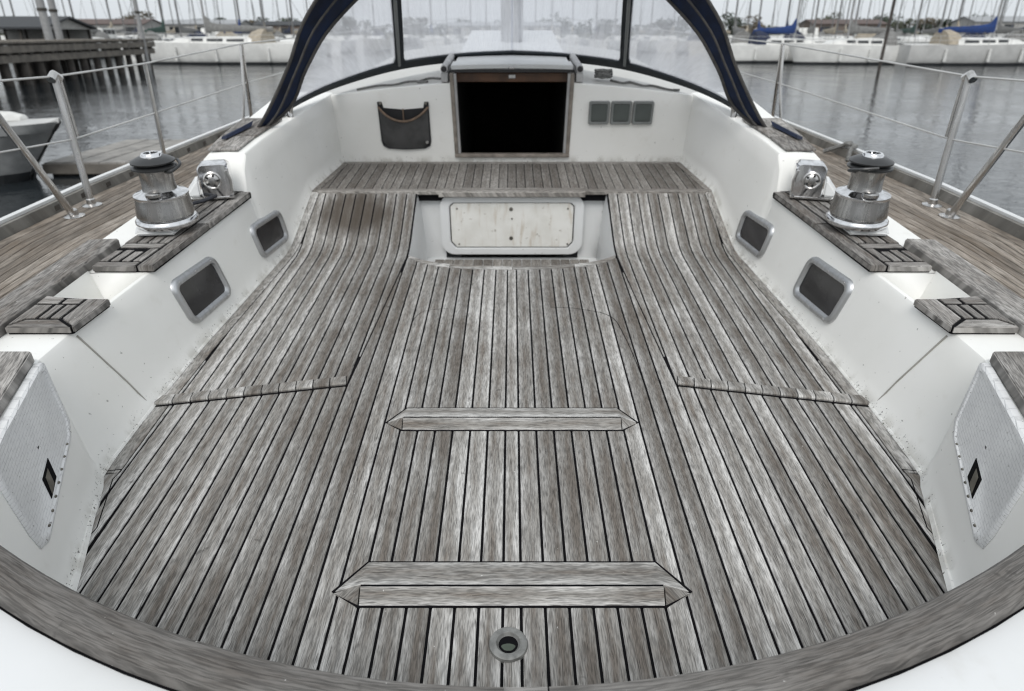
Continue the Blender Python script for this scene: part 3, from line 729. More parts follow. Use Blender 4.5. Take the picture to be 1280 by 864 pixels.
HUL = hull.build('hull', 'gelcoat_plain', smooth=True, uvf=lambda p: (p.y, .3))
tag(HUL, 'white hull side of the yacht below the side decks', 'hull', kind='structure')

# ------------------------------------------------------------------ after coaming with its curved teak rail
yi = lambda x: .624 + .314 * x * x
aft = MB(); xq = [-1.3 + .1 * i for i in range(27)]
aft.loft([[(x, yi(x) - .008, -.03), (x, yi(x) - .006, .325), (x, yi(x) - .05, .335), (x, yi(x) - .13, .333), (x * 1.02, yi(x) - .30, .318), (x * 1.05, yi(x) - .55, .27), (x * 1.08, yi(x) - .8, .16)] for x in xq])
AFT = aft.build('aft_coaming', 'gelcoat_plain', smooth=True, uvf=lambda p: (p.x, .3))
tag(AFT, 'white curved coaming at the after end of the cockpit', 'coaming', kind='structure')
def rail_piece(x0, x1):
    n = max(3, int((x1 - x0) / .06)); m = MB(); secs = []
    for i in range(n + 1):
        x = x0 + (x1 - x0) * i / n; nrm = Vector((-.606 * x, 1, 0)).normalized(); p = Vector((x, yi(x), 0))
        secs.append([p + nrm * a + Vector((0, 0, z)) for a, z in ((.004, .328), (.006, .352), (.000, .361), (-.03, .366), (-.050, .364), (-.063, .356), (-.066, .340), (-.064, .328))])
    m.loft(secs, close=True, caps=True)
    b = m.build('rail_board', 'teak_rail', AFT, smooth=True)
    me = b.data; L = me.uv_layers.new(name='UVMap')
    for l in me.loops:
        p = me.vertices[l.vertex_index].co; L.data[l.index].uv = ((p.y - yi(p.x) * 1.0 + .1) / .12, p.x * 1.12)
rail_piece(-1.2, -.012); rail_piece(-.009, .052); rail_piece(.055, 1.2)
m = MB(); m.loft([[(x, yi(x) - .060, .3345), (x, yi(x) - .071 - .01 * x * x, .3355)] for x in xq]); m.build('rail_seal', 'caulk', AFT)

# ------------------------------------------------------------------ cabin bulkhead, companionway, cabin top
ztop = lambda x: .668 - .085 * (abs(x) / 1.06) ** 1.6
yb = lambda z: 4.262 - .055 * (z - .18) / .45        # leans aft a little
bk = MB()
cols = [.352, .45, .6, .8, .95, 1.03, 1.066]
for s in (-1, 1):
    bk.loft([[(s * x, yb(z), z) for z in (.168, .20, .30, .40, .50, ztop(x) - .012)] + [(s * x, yb(ztop(x)) + .004, ztop(x) - .002), (s * x, yb(ztop(x)) + .02, ztop(x))] for x in cols])
bk.loft([[(x, yb(.168), .168), (x, yb(.2) - .001, .214), (x, yb(.2) + .06, .216)] for x in (-.352, .352)])
BULK = bk.build('cabin_bulkhead', 'gelcoat', smooth=True, uvf=lambda p: (p.x, p.z - .18))
tag(BULK, 'white cabin bulkhead with the dark companionway opening', 'bulkhead', kind='structure')
# opening: jambs, sill, head, dark interior
fw = MB().box(-.352, .352, 4.235, 4.275, .212, .232).build('sill', 'frame_wood', BULK, bevel=.003)
for s in (-1, 1):
    m = MB(); m.slab([(s * .352, yb(.2) - .012, .212), (s * .331, yb(.2) - .012, .212), (s * .339, yb(.70) - .012, .705), (s * .362, yb(.70) - .012, .705)], (0, .05, 0))
    m.build('jamb', 'frame_wood', BULK, bevel=.004)
    m = MB(); m.slab([(s * .334, yb(.2) + .002, .232), (s * .317, yb(.2) + .002, .232), (s * .325, yb(.70) + .002, .70), (s * .342, yb(.70) + .002, .70)], (0, .05, 0))
    m.build('jamb_liner', 'painted_metal', BULK)
hd = MB().box(-.33, .33, 4.26, 4.30, .648, .700).build('header', 'cabin_wood', BULK, bevel=.003)
MB().box(-.022, .022, 4.252, 4.262, .668, .692).build('latch', 'stainless', hd, bevel=.003)
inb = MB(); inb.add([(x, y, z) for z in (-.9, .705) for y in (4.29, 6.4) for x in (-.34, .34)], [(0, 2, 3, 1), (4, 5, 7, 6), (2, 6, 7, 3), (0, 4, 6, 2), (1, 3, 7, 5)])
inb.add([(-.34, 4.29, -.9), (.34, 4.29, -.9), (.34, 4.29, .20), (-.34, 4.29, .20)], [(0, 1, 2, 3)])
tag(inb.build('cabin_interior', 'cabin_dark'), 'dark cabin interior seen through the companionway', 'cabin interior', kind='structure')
# cabin top
ct = MB(); ys = [0.0, .02, .3, .8, 1.2, 1.6, 2.0, 2.4]
for s in (-1, 1):
    xs_ = [.352, .45, .6, .8, .95, 1.066, 1.22, 1.36]
    def row(dy):
        out = []
        for x in xs_:
            z = ztop(x) if x <= 1.07 else (.583 - .055 * (x - 1.066) / .154 if x < 1.3 else .36)
            y = yb(z) + .02 + dy if dy > 0 else yb(z) + .02
            sc = 1 - .06 * max(0, dy - .5)
            out.append((s * x * sc if x > .36 else s * x, y, z - .012 * dy))
        return out
    ct.loft([row(q) for q in ys])
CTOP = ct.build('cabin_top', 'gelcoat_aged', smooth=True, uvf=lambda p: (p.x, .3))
tag(CTOP, 'white cabin top under the spray hood', 'cabin top', kind='structure')
MB().box(-.352, .352, 4.30, 6.6, .708, .7205).build('cabin_roof_centre', 'gelcoat_plain', CTOP)
SH = MB().loft([[(x, y, z + .008 * (1 - (x / .352) ** 2)) for x in (-.352, -.2, 0, .2, .352)] for y, z in ((4.222, .722), (4.222, .742), (4.226, .746), (4.40, .744), (4.46, .66))]).build('sliding_hatch', 'gelcoat_plain', CTOP, smooth=True, uvf=lambda p: (p.x, .3))
MB().box(-.362, .362, 4.216, 4.226, .708, .7215).build('hatch_seal', 'rubber', SH)
MB().box(-.018, .018, 4.212, 4.222, .724, .740).build('hatch_handle', 'stainless', SH, bevel=.004)
for s in (-1, 1):
    m = MB(); m.loft([[(s * (.392 + .021 * cos(q)), y, .728 + .022 * sin(q)) for q in [i * pi / 5 for i in range(10)]] for y in (4.20, 4.86)], close=True, caps=True)
    hr = m.build('hatch_rail', 'painted_metal', CTOP, smooth=True)
    MB().box(s * .372, s * .412, 4.206, 4.86, .655, .708).build('rail_foot', 'painted_metal', hr, bevel=.004)
    MB().lathe([(.016, 0), (.016, .004), (.010, .005)], (s * .392, 4.20, .728), 14, Matrix.Rotation(radians(90), 4, 'X')).build('rail_cap', 'rubber', hr)
fd = MB(); fd.loft([[(-HBm(y) + .1, y, DZ(y) - .02), (0, y, DZ(y) + .12), (HBm(y) - .1, y, DZ(y) - .02)] for y in (6.4, 7.3, 8, 9, 10, 11)])
tag(fd.build('foredeck', 'pontoon_deck'), 'pale foredeck of the yacht ahead of the mast', 'deck', kind='structure')

# ------------------------------------------------------------------ fittings
def winch(s):
    c = Vector((s * 1.345, 2.56, .374))
    r = empty('winch', c)
    tag(r, ('port' if s < 0 else 'starboard') + ' chrome sheet winch with black jaws on the teak pad, ' + ('left' if s < 0 else 'right') + ' of the cockpit', 'winch', 'chrome sheet winches on the coamings')
    MB().prism([(s * x + 0, y) for x, y in ((1.285, 2.47), (1.43, 2.455), (1.465, 2.54), (1.445, 2.665), (1.285, 2.66))], .370, .388).build('plinth', 'gelcoat_plain', r, bevel=.008, seg=2)
    z0 = .388; P = lambda pts, n=40, name='drum', mat='chrome': MB().lathe([(a * .97, b * 1.02 + z0) for a, b in pts], (c.x, c.y, 0), n).build(name, mat, r, smooth=True)
    P([(.100, 0), (.112, .003), (.118, .012), (.117, .022), (.110, .030), (.100, .034)], name='base_flange')
    P([(.098, .032), (.108, .040), (.106, .060), (.101, .090), (.0995, .108)], name='skirt', mat='worn_drum')
    P([(.0995, .107), (.1015, .112), (.101, .118), (.094, .122), (.074, .128), (.066, .134)], name='shoulder')
    P([(.064, .130), (.061, .150), (.060, .175), (.063, .205), (.066, .212)], name='drum', mat='worn_drum')
    st = Vector((c.x - s * .01, c.y - .075, z0 + .130))
    MB().lathe([(.030, .0), (.030, .010), (.024, .016), (.010, .018)], st, 16).build('stripper_foot', 'worn_drum', r, smooth=True)
    P([(.066, .208), (.078, .211), (.083, .214), (.083, .219), (.074, .224), (.066, .226)], name='lower_jaw', mat='black_plastic')
    P([(.062, .224), (.066, .230), (.080, .234), (.081, .239), (.070, .245), (.056, .252), (.040, .256)], name='upper_jaw', mat='black_plastic')
    cap = P([(.040, .255), (.039, .262), (.034, .267), (.026, .268), (.024, .262), (.012, .260)], name='cap', mat='chrome')
    for k in range(8):
        q = 2 * pi * k / 8 + .2
        MB().box(c.x + .020 * cos(q) - .004, c.x + .020 * cos(q) + .004, c.y + .020 * sin(q) - .004, c.y + .020 * sin(q) + .004, z0 + .263, z0 + .272).build('socket_tooth', 'black_plastic', cap)
    arm = MB(); q = radians(200 if s > 0 else 330)
    arm.tube(smooth_path([(c.x + .064 * cos(q), c.y + .064 * sin(q), z0 + .209), (c.x + .098 * cos(q), c.y + .098 * sin(q), z0 + .216), (c.x + .100 * cos(q + .5), c.y + .100 * sin(q + .5), z0 + .230), (c.x + .085 * cos(q + 1.1), c.y + .085 * sin(q + 1.1), z0 + .236)], 4), .006, 8)
    arm.build('feeder_arm', 'black_plastic', r, smooth=True)
winch(-1); winch(1)

def turning_block(s):
    c = Vector((s * 1.30, 2.965, .372)); r = empty('turning_block', c)
    tag(r, 'polished box shaped turning block with exposed sheave beside the ' + ('left' if s < 0 else 'right') + ' winch', 'turning block', 'turning blocks ahead of the winches')
    ca, sa = cos(-s * .25), sin(-s * .25)
    T = lambda x, y, z: (c.x + x * ca - y * sa, c.y + x * sa + y * ca, c.z + z)
    prof = rrect(.128, .142, .022, 4)
    m = MB(); m.loft([[T(x * k, y, z + .074) for x, z in prof] for y, k in ((-.048, .90), (-.042, 1.0), (.042, 1.0), (.048, .90))], close=True, caps=True)
    m.build('housing', 'chrome', r, smooth=True)
    rot = Matrix.Rotation(radians(90), 4, 'X'); Rz = Matrix.Rotation(-s * .25, 4, 'Z')
    MB().lathe([(.037, 0), (.038, .004), (.033, .008), (.028, .005), (.025, .009), (.015, .012), (.013, .016), (.004, .017)], T(.008 * s, -.046, .080), 24, Rz @ rot).build('sheave', 'stainless', r, smooth=True)
    m = MB()
    for k in range(5):
        q = 2 * pi * k / 5; m.lathe([(.006, 0), (.005, .006)], T(.008 * s + .022 * cos(q), -.053, .080 + .022 * sin(q)), 8, Rz @ rot)
    m.build('sheave_rivets', 'black_plastic', r, smooth=True)
    MB().tube([T(-.062 * s, -.05, .03), T(-.066 * s, -.052, .075), T(-.055 * s, -.052, .12)], .007, 8).build('side_strap', 'stainless', r, smooth=True)
    m = MB(); m.prism([T(x, y, 0)[:2] for x, y in ((-s * .068, -.055), (s * .10, -.055), (s * .14, .06), (-s * .055, .065))], c.z, c.z + .006); m.build('base_plate', 'stainless', r)
    m = MB(); a = [T(s * .07, -.03, .006), T(s * .07, .05, .006), T(s * .15, .05, .006), T(s * .14, -.03, .006)]
    b = [T(s * .07, -.01, .075), T(s * .07, .05, .085), T(s * .085, .05, .085), T(s * .085, -.01, .07)]
    m.loft([a, b], close=True, caps=True); m.build('fairing', 'gelcoat_plain', r, bevel=.01, seg=2, smooth=True)
turning_block(-1); turning_block(1)

# canvas pouch on the bulkhead
r = empty('canvas_pouch', (-.645, 4.20, .40)); tag(r, 'charcoal canvas pouch with brown leather edged mouth on the white bulkhead', 'pouch')
yf = lambda z, d: yb(z) - d
m = MB(); x0, x1, zb_, zt_ = -.793, -.497, .268, .545
sc = []
for j in range(8):
    t_ = j / 7; z = zb_ + (zt_ - .03 - zb_) * t_; row = []
    for i in range(13):
        u = i / 12; x = x0 + (x1 - x0) * u; sag = .075 * (1 - (2 * u - 1) ** 2) * t_ ** 1.5
        inset = .03 * (1 - min(1, t_ * 5)) ** 2
        x = x + (inset if u < .5 else -inset) * abs(2 * u - 1)
        d = .010 + (.045 * (1 - (2 * u - 1) ** 4)) * (.35 + .65 * t_) * min(1, t_ * 4 + .35)
        row.append((x, yf(z - sag, d), z - sag + .012 * (1 - t_) * (2 * u - 1) ** 4))
    sc.append(row)
m.loft(sc); fr_ = m.build('front_panel', 'grey_canvas', r, smooth=True)
top = sc[-1]
MB().tube(top, .007, 6).build('mouth_edge', 'leather', r, smooth=True)
m = MB(); m.slab([(x0, yf(zb_ + .04, .003), zb_ + .04), (x0 + .009, yf(zb_, .003), zb_ + .012), (x0 + .035, yf(zb_, .003), zb_), (x1 - .035, yf(zb_, .003), zb_), (x1 - .009, yf(zb_, .003), zb_ + .012), (x1, yf(zb_ + .04, .003), zb_ + .04), (x1, yf(zt_, .003), zt_), (x1 - .022, yf(zt_, .003), zt_), (x1 - .03, yf(zt_ - .035, .003), zt_ - .035), (-.645, yf(zt_ - .05, .003), zt_ - .045), (x0 + .03, yf(zt_ - .035, .003), zt_ - .035), (x0 + .022, yf(zt_, .003), zt_), (x0, yf(zt_, .003), zt_)], (0, .002, 0)); m.build('back_panel', 'dark_canvas', r)
m = MB(); m.tube([(x0 + .002, yf(z, .008), z) for z in (zt_, .45, .35, zb_ + .045)] + [(x0 + .009, yf(zb_, .008), zb_ + .016), (x0 + .038, yf(zb_, .008), zb_ + .002), (-.645, yf(zb_, .012), zb_ - .003), (x1 - .038, yf(zb_, .008), zb_ + .002), (x1 - .009, yf(zb_, .008), zb_ + .016)] + [(x1 - .002, yf(z, .008), z) for z in (zb_ + .045, .35, .45, zt_)], .006, 6); m.build('binding', 'dark_canvas', r, smooth=True)
MB().box(-.652, -.644, yf(.48, .012), yf(.48, .006), .43, .505).build('inner_strap', 'leather', r)
MB().lathe([(.010, 0), (.007, .004)], (x1 - .02, yf(.31, .030), .31), 10, Matrix.Rotation(radians(90), 4, 'X')).build('snap', 'stainless', r)
for x in (x0 + .012, x1 - .012): MB().lathe([(.010, 0), (.007, .006)], (x, yf(zt_ - .008, .004), zt_ - .008), 10, Matrix.Rotation(radians(90), 4, 'X')).build('stud', 'bronze', r)

# three instrument repeaters
for i, (xc, w_) in enumerate(((.518, 'nearest the companionway'), (.649, 'between the other two'), (.779, 'farthest from the companionway'))):
    zc = .482; r = empty('instrument_display', (xc, yb(zc), zc)); tag(r, 'square grey instrument display, the one ' + w_, 'instrument', 'instrument displays on the bulkhead')
    q = rrect(.122, .136, .010, 3); d = lambda k, out, pts: [(xc + x * k, yb(zc + z * k) - out, zc + z * k) for x, z in pts]
    m = MB(); m.loft([d(1, -.002, q), d(1, .016, q), d(.96, .021, q), d(.80, .021, q), d(.76, .015, q)], close=True); b = m.build('bezel', 'bezel', r, smooth=True)
    MB().slab(d(.79, .0155, q), (0, .003, 0)).build('screen', 'lcd', r)
    m = MB()
    for k in range(5): m.box(xc - .036 + k * .0155, xc - .036 + k * .0155 + .010, yb(.435) - .0190, yb(.435) - .0130, .4335, .4375)
    m.build('key_marks', 'lcd_mark', r)

# ropes on the cabin top
def coil(name, c, label, n, R, mat, seed, parts=1):
    rg = random.Random(seed); m = MB(); P = []
    for i in range(n * 14):
        q = 2 * pi * i / 14; rr = R * (.55 + .45 * rg.random()); P.append((c[0] + rr * cos(q), c[1] + rr * .8 * sin(q), c[2] + .008 + .05 * R / .06 * (i / (n * 14)) + .006 * rg.random()))
    m.tube(smooth_path(P, 2), .0065, 6)
    return tag(m.build(name, mat, base=c, smooth=True), label, 'rope')
coil('rope_coil', (.548, 4.36, .648), 'grey rope coil lying beside the hatch rail, above the instrument displays', 6, .055, 'rope', 3)
rg = random.Random(5)
def loose_rope(base, P, r, label, mat='rope'):
    m = MB(); m.tube(smooth_path(P, 4), r, 6); return tag(m.build('rope', mat, base=base, smooth=True), label, 'rope')
zt2 = lambda x: ztop(x) + .004
loose_rope((.75, 4.35, .64), [(.60, 4.40, zt2(.6)), (.66, 4.33, zt2(.66)), (.72, 4.40, zt2(.72)), (.78, 4.31, zt2(.78)), (.85, 4.36, zt2(.85)), (.93, 4.28, zt2(.93)), (1.0, 4.30, zt2(1.0) + .003)], .007, 'loose dark rope trailing from the coil along the cabin edge')
loose_rope((-.55, 4.35, .65), [(-.43, 4.36, zt2(.43)), (-.5, 4.42, zt2(.5)), (-.56, 4.30, zt2(.56)), (-.50, 4.28, zt2(.5)), (-.62, 4.36, zt2(.62)), (-.70, 4.29, zt2(.7)), (-.8, 4.33, zt2(.8)), (-.92, 4.27, zt2(.92))], .007, 'tangled grey rope on the cabin edge above the canvas pouch')
loose_rope((-1.5, 3.3, .31), [(-1.42, 3.62, .50), (-1.46, 3.5, .46), (-1.53, 3.42, DZ(3.4) + .01), (-1.60, 3.25, DZ(3.25) + .01), (-1.56, 3.12, DZ(3.1) + .01), (-1.62, 2.98, DZ(3) + .01), (-1.57, 2.85, DZ(2.8) + .012)], .007, 'dark line lying on the left side deck below the hood corner', 'rope_dark')
loose_rope((1.5, 3.3, .31), [(1.42, 3.62, .50), (1.48, 3.48, .45), (1.55, 3.36, DZ(3.4) + .01), (1.57, 3.22, DZ(3.25) + .01), (1.63, 3.15, DZ(3.1) + .01), (1.61, 3.0, DZ(3) + .01)], .007, 'dark line lying on the right side deck below the hood corner', 'rope_dark')
loose_rope((-1.33, 2.78, .38), [(-1.29, 2.93, .385), (-1.33, 2.86, .380), (-1.37, 2.80, .380), (-1.33, 2.73, .380), (-1.38, 2.70, .380), (-1.42, 2.74, .380)], .008, 'short blue grey line between the left winch and turning block', 'rope_dark')

_x, _y = HBm(4.05) - .01, 4.05
loose_rope((_x, _y, DZ(_y) + .05), [(_x - .05, _y - .12, DZ(_y) + .01), (_x - .02, _y - .07, DZ(_y) + .07), (_x + .02, _y - .04, DZ(_y) + .075), (_x - .03, _y, DZ(_y) + .08), (_x + .02, _y + .03, DZ(_y) + .078), (_x - .03, _y + .06, DZ(_y) + .05), (_x - .10, _y + .10, DZ(_y) + .012)], .012, 'short grey lashing knotted round the right toe rail', 'rope')
# ------------------------------------------------------------------ spray hood
Bc = [(1.30, 3.48, .50), (1.235, 3.64, .560), (1.145, 3.88, .612), (.995, 4.24, .645), (.70, 4.56, .690), (.34, 4.85, .70), (0, 4.94, .705)]
Uc = [(1.29, 3.46, .51), (1.10, 3.53, .645), (.985, 3.515, .83), (.84, 3.56, 1.02), (.57, 3.74, 1.24), (.28, 3.95, 1.33), (0, 4.02, 1.36)]
Ac = [(1.325, 3.46, .48), (1.205, 3.45, .615), (1.06, 3.45, .835), (.925, 3.44, 1.07), (.66, 3.42, 1.32), (.34, 3.40, 1.42), (0, 3.40, 1.45)]
def full(P, n=5):
    h = smooth_path(P, n); return [Vector((-p.x, p.y, p.z)) for p in h] + [p for p in reversed(h)][1:]
nB = 5; B_, U_, A_ = full(Bc, nB), full(Uc, nB), full(Ac, nB); NB = len(B_)
HOOD = empty('spray_hood', (0, 3.5, .5)); tag(HOOD, 'navy canvas spray hood with four hazy clear windows over the companionway', 'spray hood')
m = MB(); secs = []
for k in range(9):
    t_ = k / 8; secs.append([U_[i].lerp(A_[i], t_) + Vector((0, 0, .05 * sin(pi * t_) * abs(1 - abs(i - NB // 2) / (NB / 2)))) for i in range(NB)])
m.loft(secs); m.loft([[p + Vector((0, .004, -.006)) for p in q] for q in secs]); m.build('canopy', 'navy_canvas', HOOD, smooth=True)
SH_B = lambda i, t_: B_[i].lerp(U_[i], t_)
i0, ip = 2 * nB, 4 * nB
mid = NB // 2
wins = [(7, ip), (ip, mid), (mid, NB - 1 - ip), (NB - 1 - ip, NB - 8)]
for a, b in wins:
    m = MB(); m.loft([[SH_B(i, k / 8) + Vector((0, .02 * sin(pi * k / 8), 0)) for k in range(9)] for i in range(a, b + 1)]); m.build('window', 'vinyl', HOOD, smooth=True)
def band(fn, w, name, mat, idx):
    m = MB(); m.loft([fn(i) for i in idx], close=True); return m.build(name, mat, HOOD, smooth=True)
# dark border along the bottom, and the three uprights
def sill_sec(i):
    p = B_[i]; d = (U_[i] - B_[i]).normalized(); n = Vector((p.x * .6, -1.0, 0)).normalized() * -1
    tang = (B_[min(i + 1, NB - 1)] - B_[max(i - 1, 0)]).normalized(); n = d.cross(tang).normalized()
    e = .024 + .050 * max(0, 1 - (abs(i - mid) / (NB * .42)) ** 2)
    return [p - d * .014 + n * .010, p + d * e + n * .008, p + d * e - n * .008, p - d * .014 - n * .010]
band(sill_sec, 0, 'lower_border', 'hood_border', range(1, NB - 1))
for i in (ip, NB - 1 - ip):
    m = MB(); d = (B_[i + 1] - B_[i - 1]).normalized(); up = (U_[i] - B_[i]).normalized(); n = up.cross(d).normalized(); sec = []
    for k in range(9):
        t_ = k / 8; c = SH_B(i, t_) + Vector((0, .02 * sin(pi * t_), 0)); w = .030 + .030 * max(0, 1 - t_ * 9)
        sec.append([c - d * w + n * .009, c + d * w + n * .009, c + d * w - n * .009, c - d * w - n * .009])
    m.loft(sec, close=True, caps=True); m.build('upright', 'hood_border', HOOD, smooth=True)
    MB().tube([SH_B(i, t_) - Vector((0, .016, 0)) for t_ in (.03, .3, .6, 1)], .010, 8).build('frame_tube', 'bezel', HOOD, smooth=True)
MB().tube([SH_B(mid, t_) + Vector((0, .012, 0)) for t_ in (.02, .5, 1)], .004, 6).build('centre_seam', 'vinyl', HOOD)
MB().tube([p + Vector((0, -.006, -.002)) for p in U_], .008, 6).build('piping', 'hood_binding', HOOD, smooth=True)
MB().tube([U_[i].lerp(A_[i], .55) + Vector((0, -.012, -.012)) for i in range(NB)], .006, 6).build('piping', 'hood_binding', HOOD, smooth=True)
MB().tube(A_, .008, 6).build('piping', 'hood_binding', HOOD, smooth=True)
for s in (-1, 1):
    MB().tube([(s * 1.16, 3.70, .57), (s * 1.12, 3.66, .70), (s * 1.03, 3.60, .90), (s * .93, 3.58, 1.10), (s * .7, 3.6, 1.27)], .011, 8).build('frame_tube', 'stainless', HOOD, smooth=True)
    MB().lathe([(.016, -.03), (.016, .01), (.010, .02)], (s * 1.16, 3.70, .575), 12).build('frame_foot', 'stainless', HOOD, smooth=True)
    m = MB(); m.loft([[(s * x, y, z) for x, y, z in ((1.335, 3.50, .562), (1.275, 3.47, .590), (1.275, 3.43, .570), (1.33, 3.44, .558))], [(s * x, y, z) for x, y, z in ((1.352, 3.24, .564), (1.330, 3.245, .568), (1.328, 3.235, .556), (1.35, 3.23, .554))]], close=True, caps=True)
    m.build('corner_strap', 'navy_canvas', HOOD, smooth=True)
# own mast ahead of the hood
mz = empty('mast', (0, 5.75, .66)); tag(mz, 'blurred pale mast seen through the middle of the hazy hood window', 'mast')
m = MB(); m.loft([[(.085 * cos(q), 5.75 + .12 * sin(q), z) for q in [2 * pi * k / 20 for k in range(20)]] for z in (.60, 14)], close=True, caps=True); m.build('spar', 'mast_alloy', mz, smooth=True)
m = MB(); m.box(-.12, .12, 5.60, 5.9, .60, .70); m.build('mast_collar', 'cover_navy', mz, bevel=.03, seg=2)
MB().tube([(.06, 5.64, .7), (.065, 5.64, 3), (.06, 5.64, 9)], .012, 6).build('halyard', 'rope_dark', mz)

# ------------------------------------------------------------------ guard rails
def guard_rail(s):
    r = empty('guard_rail', (s * 1.9, 3.0, .33)); tag(r, 'stainless guard rail with two wires along the ' + ('left' if s < 0 else 'right') + ' side deck', 'guard rail', 'guard rails along the side decks')
    P = lambda x, y, z: Vector((s * x, y, z))
    tops = {}
    def post(x, y, xt, yt, zt, rad=.0125):
        zb_ = DZ(y)
        o = MB().tube([P(x, y, zb_), P(xt, yt, zt)], rad, 10).build('stanchion', 'stainless', r, smooth=True)
        MB().lathe([(.042, 0), (.042, .004), (.020, .010), (.018, .03), (.0135, .034)], P(x, y, zb_), 16).build('socket', 'stainless', o, smooth=True)
        return o
    g1 = P(1.935, 3.07, .853)
    st = post(1.915, 3.02, 1.935, 3.07, .853, .0150)
    MB().tube([g1 + Vector((0, -.03, -.01)), g1 + Vector((0, 0, .008)), g1 + Vector((0, .03, -.012))], .018, 8).build('cap', 'stainless', st, smooth=True)
    MB().tube([P(1.935, 3.10, .845), P(1.950, 3.125, .70), P(1.955, 3.13, .585)], .008, 8).build('gate_brace', 'stainless', r, smooth=True)
    post(1.895, 2.845, 1.945, 2.60, .905, .0150)
    push = P(1.945, 2.60, .905)
    MB().tube([push, P(1.96, 2.3, .93), P(1.95, 1.6, .95), P(1.85, .8, .95)], .0140, 10).build('pushpit_rail', 'stainless', r, smooth=True)
    if s < 0: post(1.925, 3.80, 1.895, 3.78, .815, .0105)
    f1 = P(1.72, 4.72, .808)
    a = post(1.80, 4.86, 1.72, 4.72, .808, .0115)
    MB().tube([P(1.79, 4.62, DZ(4.62)), P(1.735, 4.66, .55), P(1.72, 4.70, .80)], .009, 8).build('gate_brace', 'stainless', r, smooth=True)
    fwd = P(1.66, 7.0, .66); fwd2 = P(.6, 10.4, .55)
    up = [push + Vector((0, 0, -.006)), g1] + ([P(1.895, 3.78, .812)] if s < 0 else []) + [f1, fwd, fwd2]
    MB().tube(up, .0048, 6).build('upper_wire', 'wire', r, smooth=True)
    lo = [P(1.92, 2.55, .66), P(1.927, 3.055, .595)] + ([P(1.908, 3.79, .565)] if s < 0 else []) + [P(1.752, 4.77, .565), P(1.72, 7.0, .44), P(.65, 10.4, .33)]
    MB().tube(lo, .0040, 6).build('lower_wire', 'wire', r, smooth=True)
guard_rail(-1); guard_rail(1)

# ------------------------------------------------------------------ harbour (world frame; the camera looks along +Y)
CZ = co.location.z; CY = co.location.y; PT = radians(24.6)
def bx(px, D, z=0.5):                               # sideways metres at distance D for a bearing given in pixels of the photograph
    return (px - 640) / 853.3 * (D * cos(PT) + (CZ - z) * sin(PT))
m = MB(); m.add([(-2500, -900, WATER), (2500, -900, WATER), (2500, 4000, WATER), (-2500, 4000, WATER)], [(0, 1, 2, 3)])
tag(m.build('water', 'water', boat=False), 'calm dark grey harbour water with small ripples', 'water', kind='structure')
m = MB(); xs_ = [-900 + 60 * i for i in range(31)]; rg = random.Random(2)
m.loft([[(x, 205 + rg.uniform(-3, 3), WATER - .3), (x, 212, WATER + 1.0), (x, 260, WATER + 1.6), (x, 900, WATER + 2.5)] for x in xs_])
tag(m.build('shore', 'bank', boat=False), 'low grassy shore across the harbour', 'shore', kind='structure')

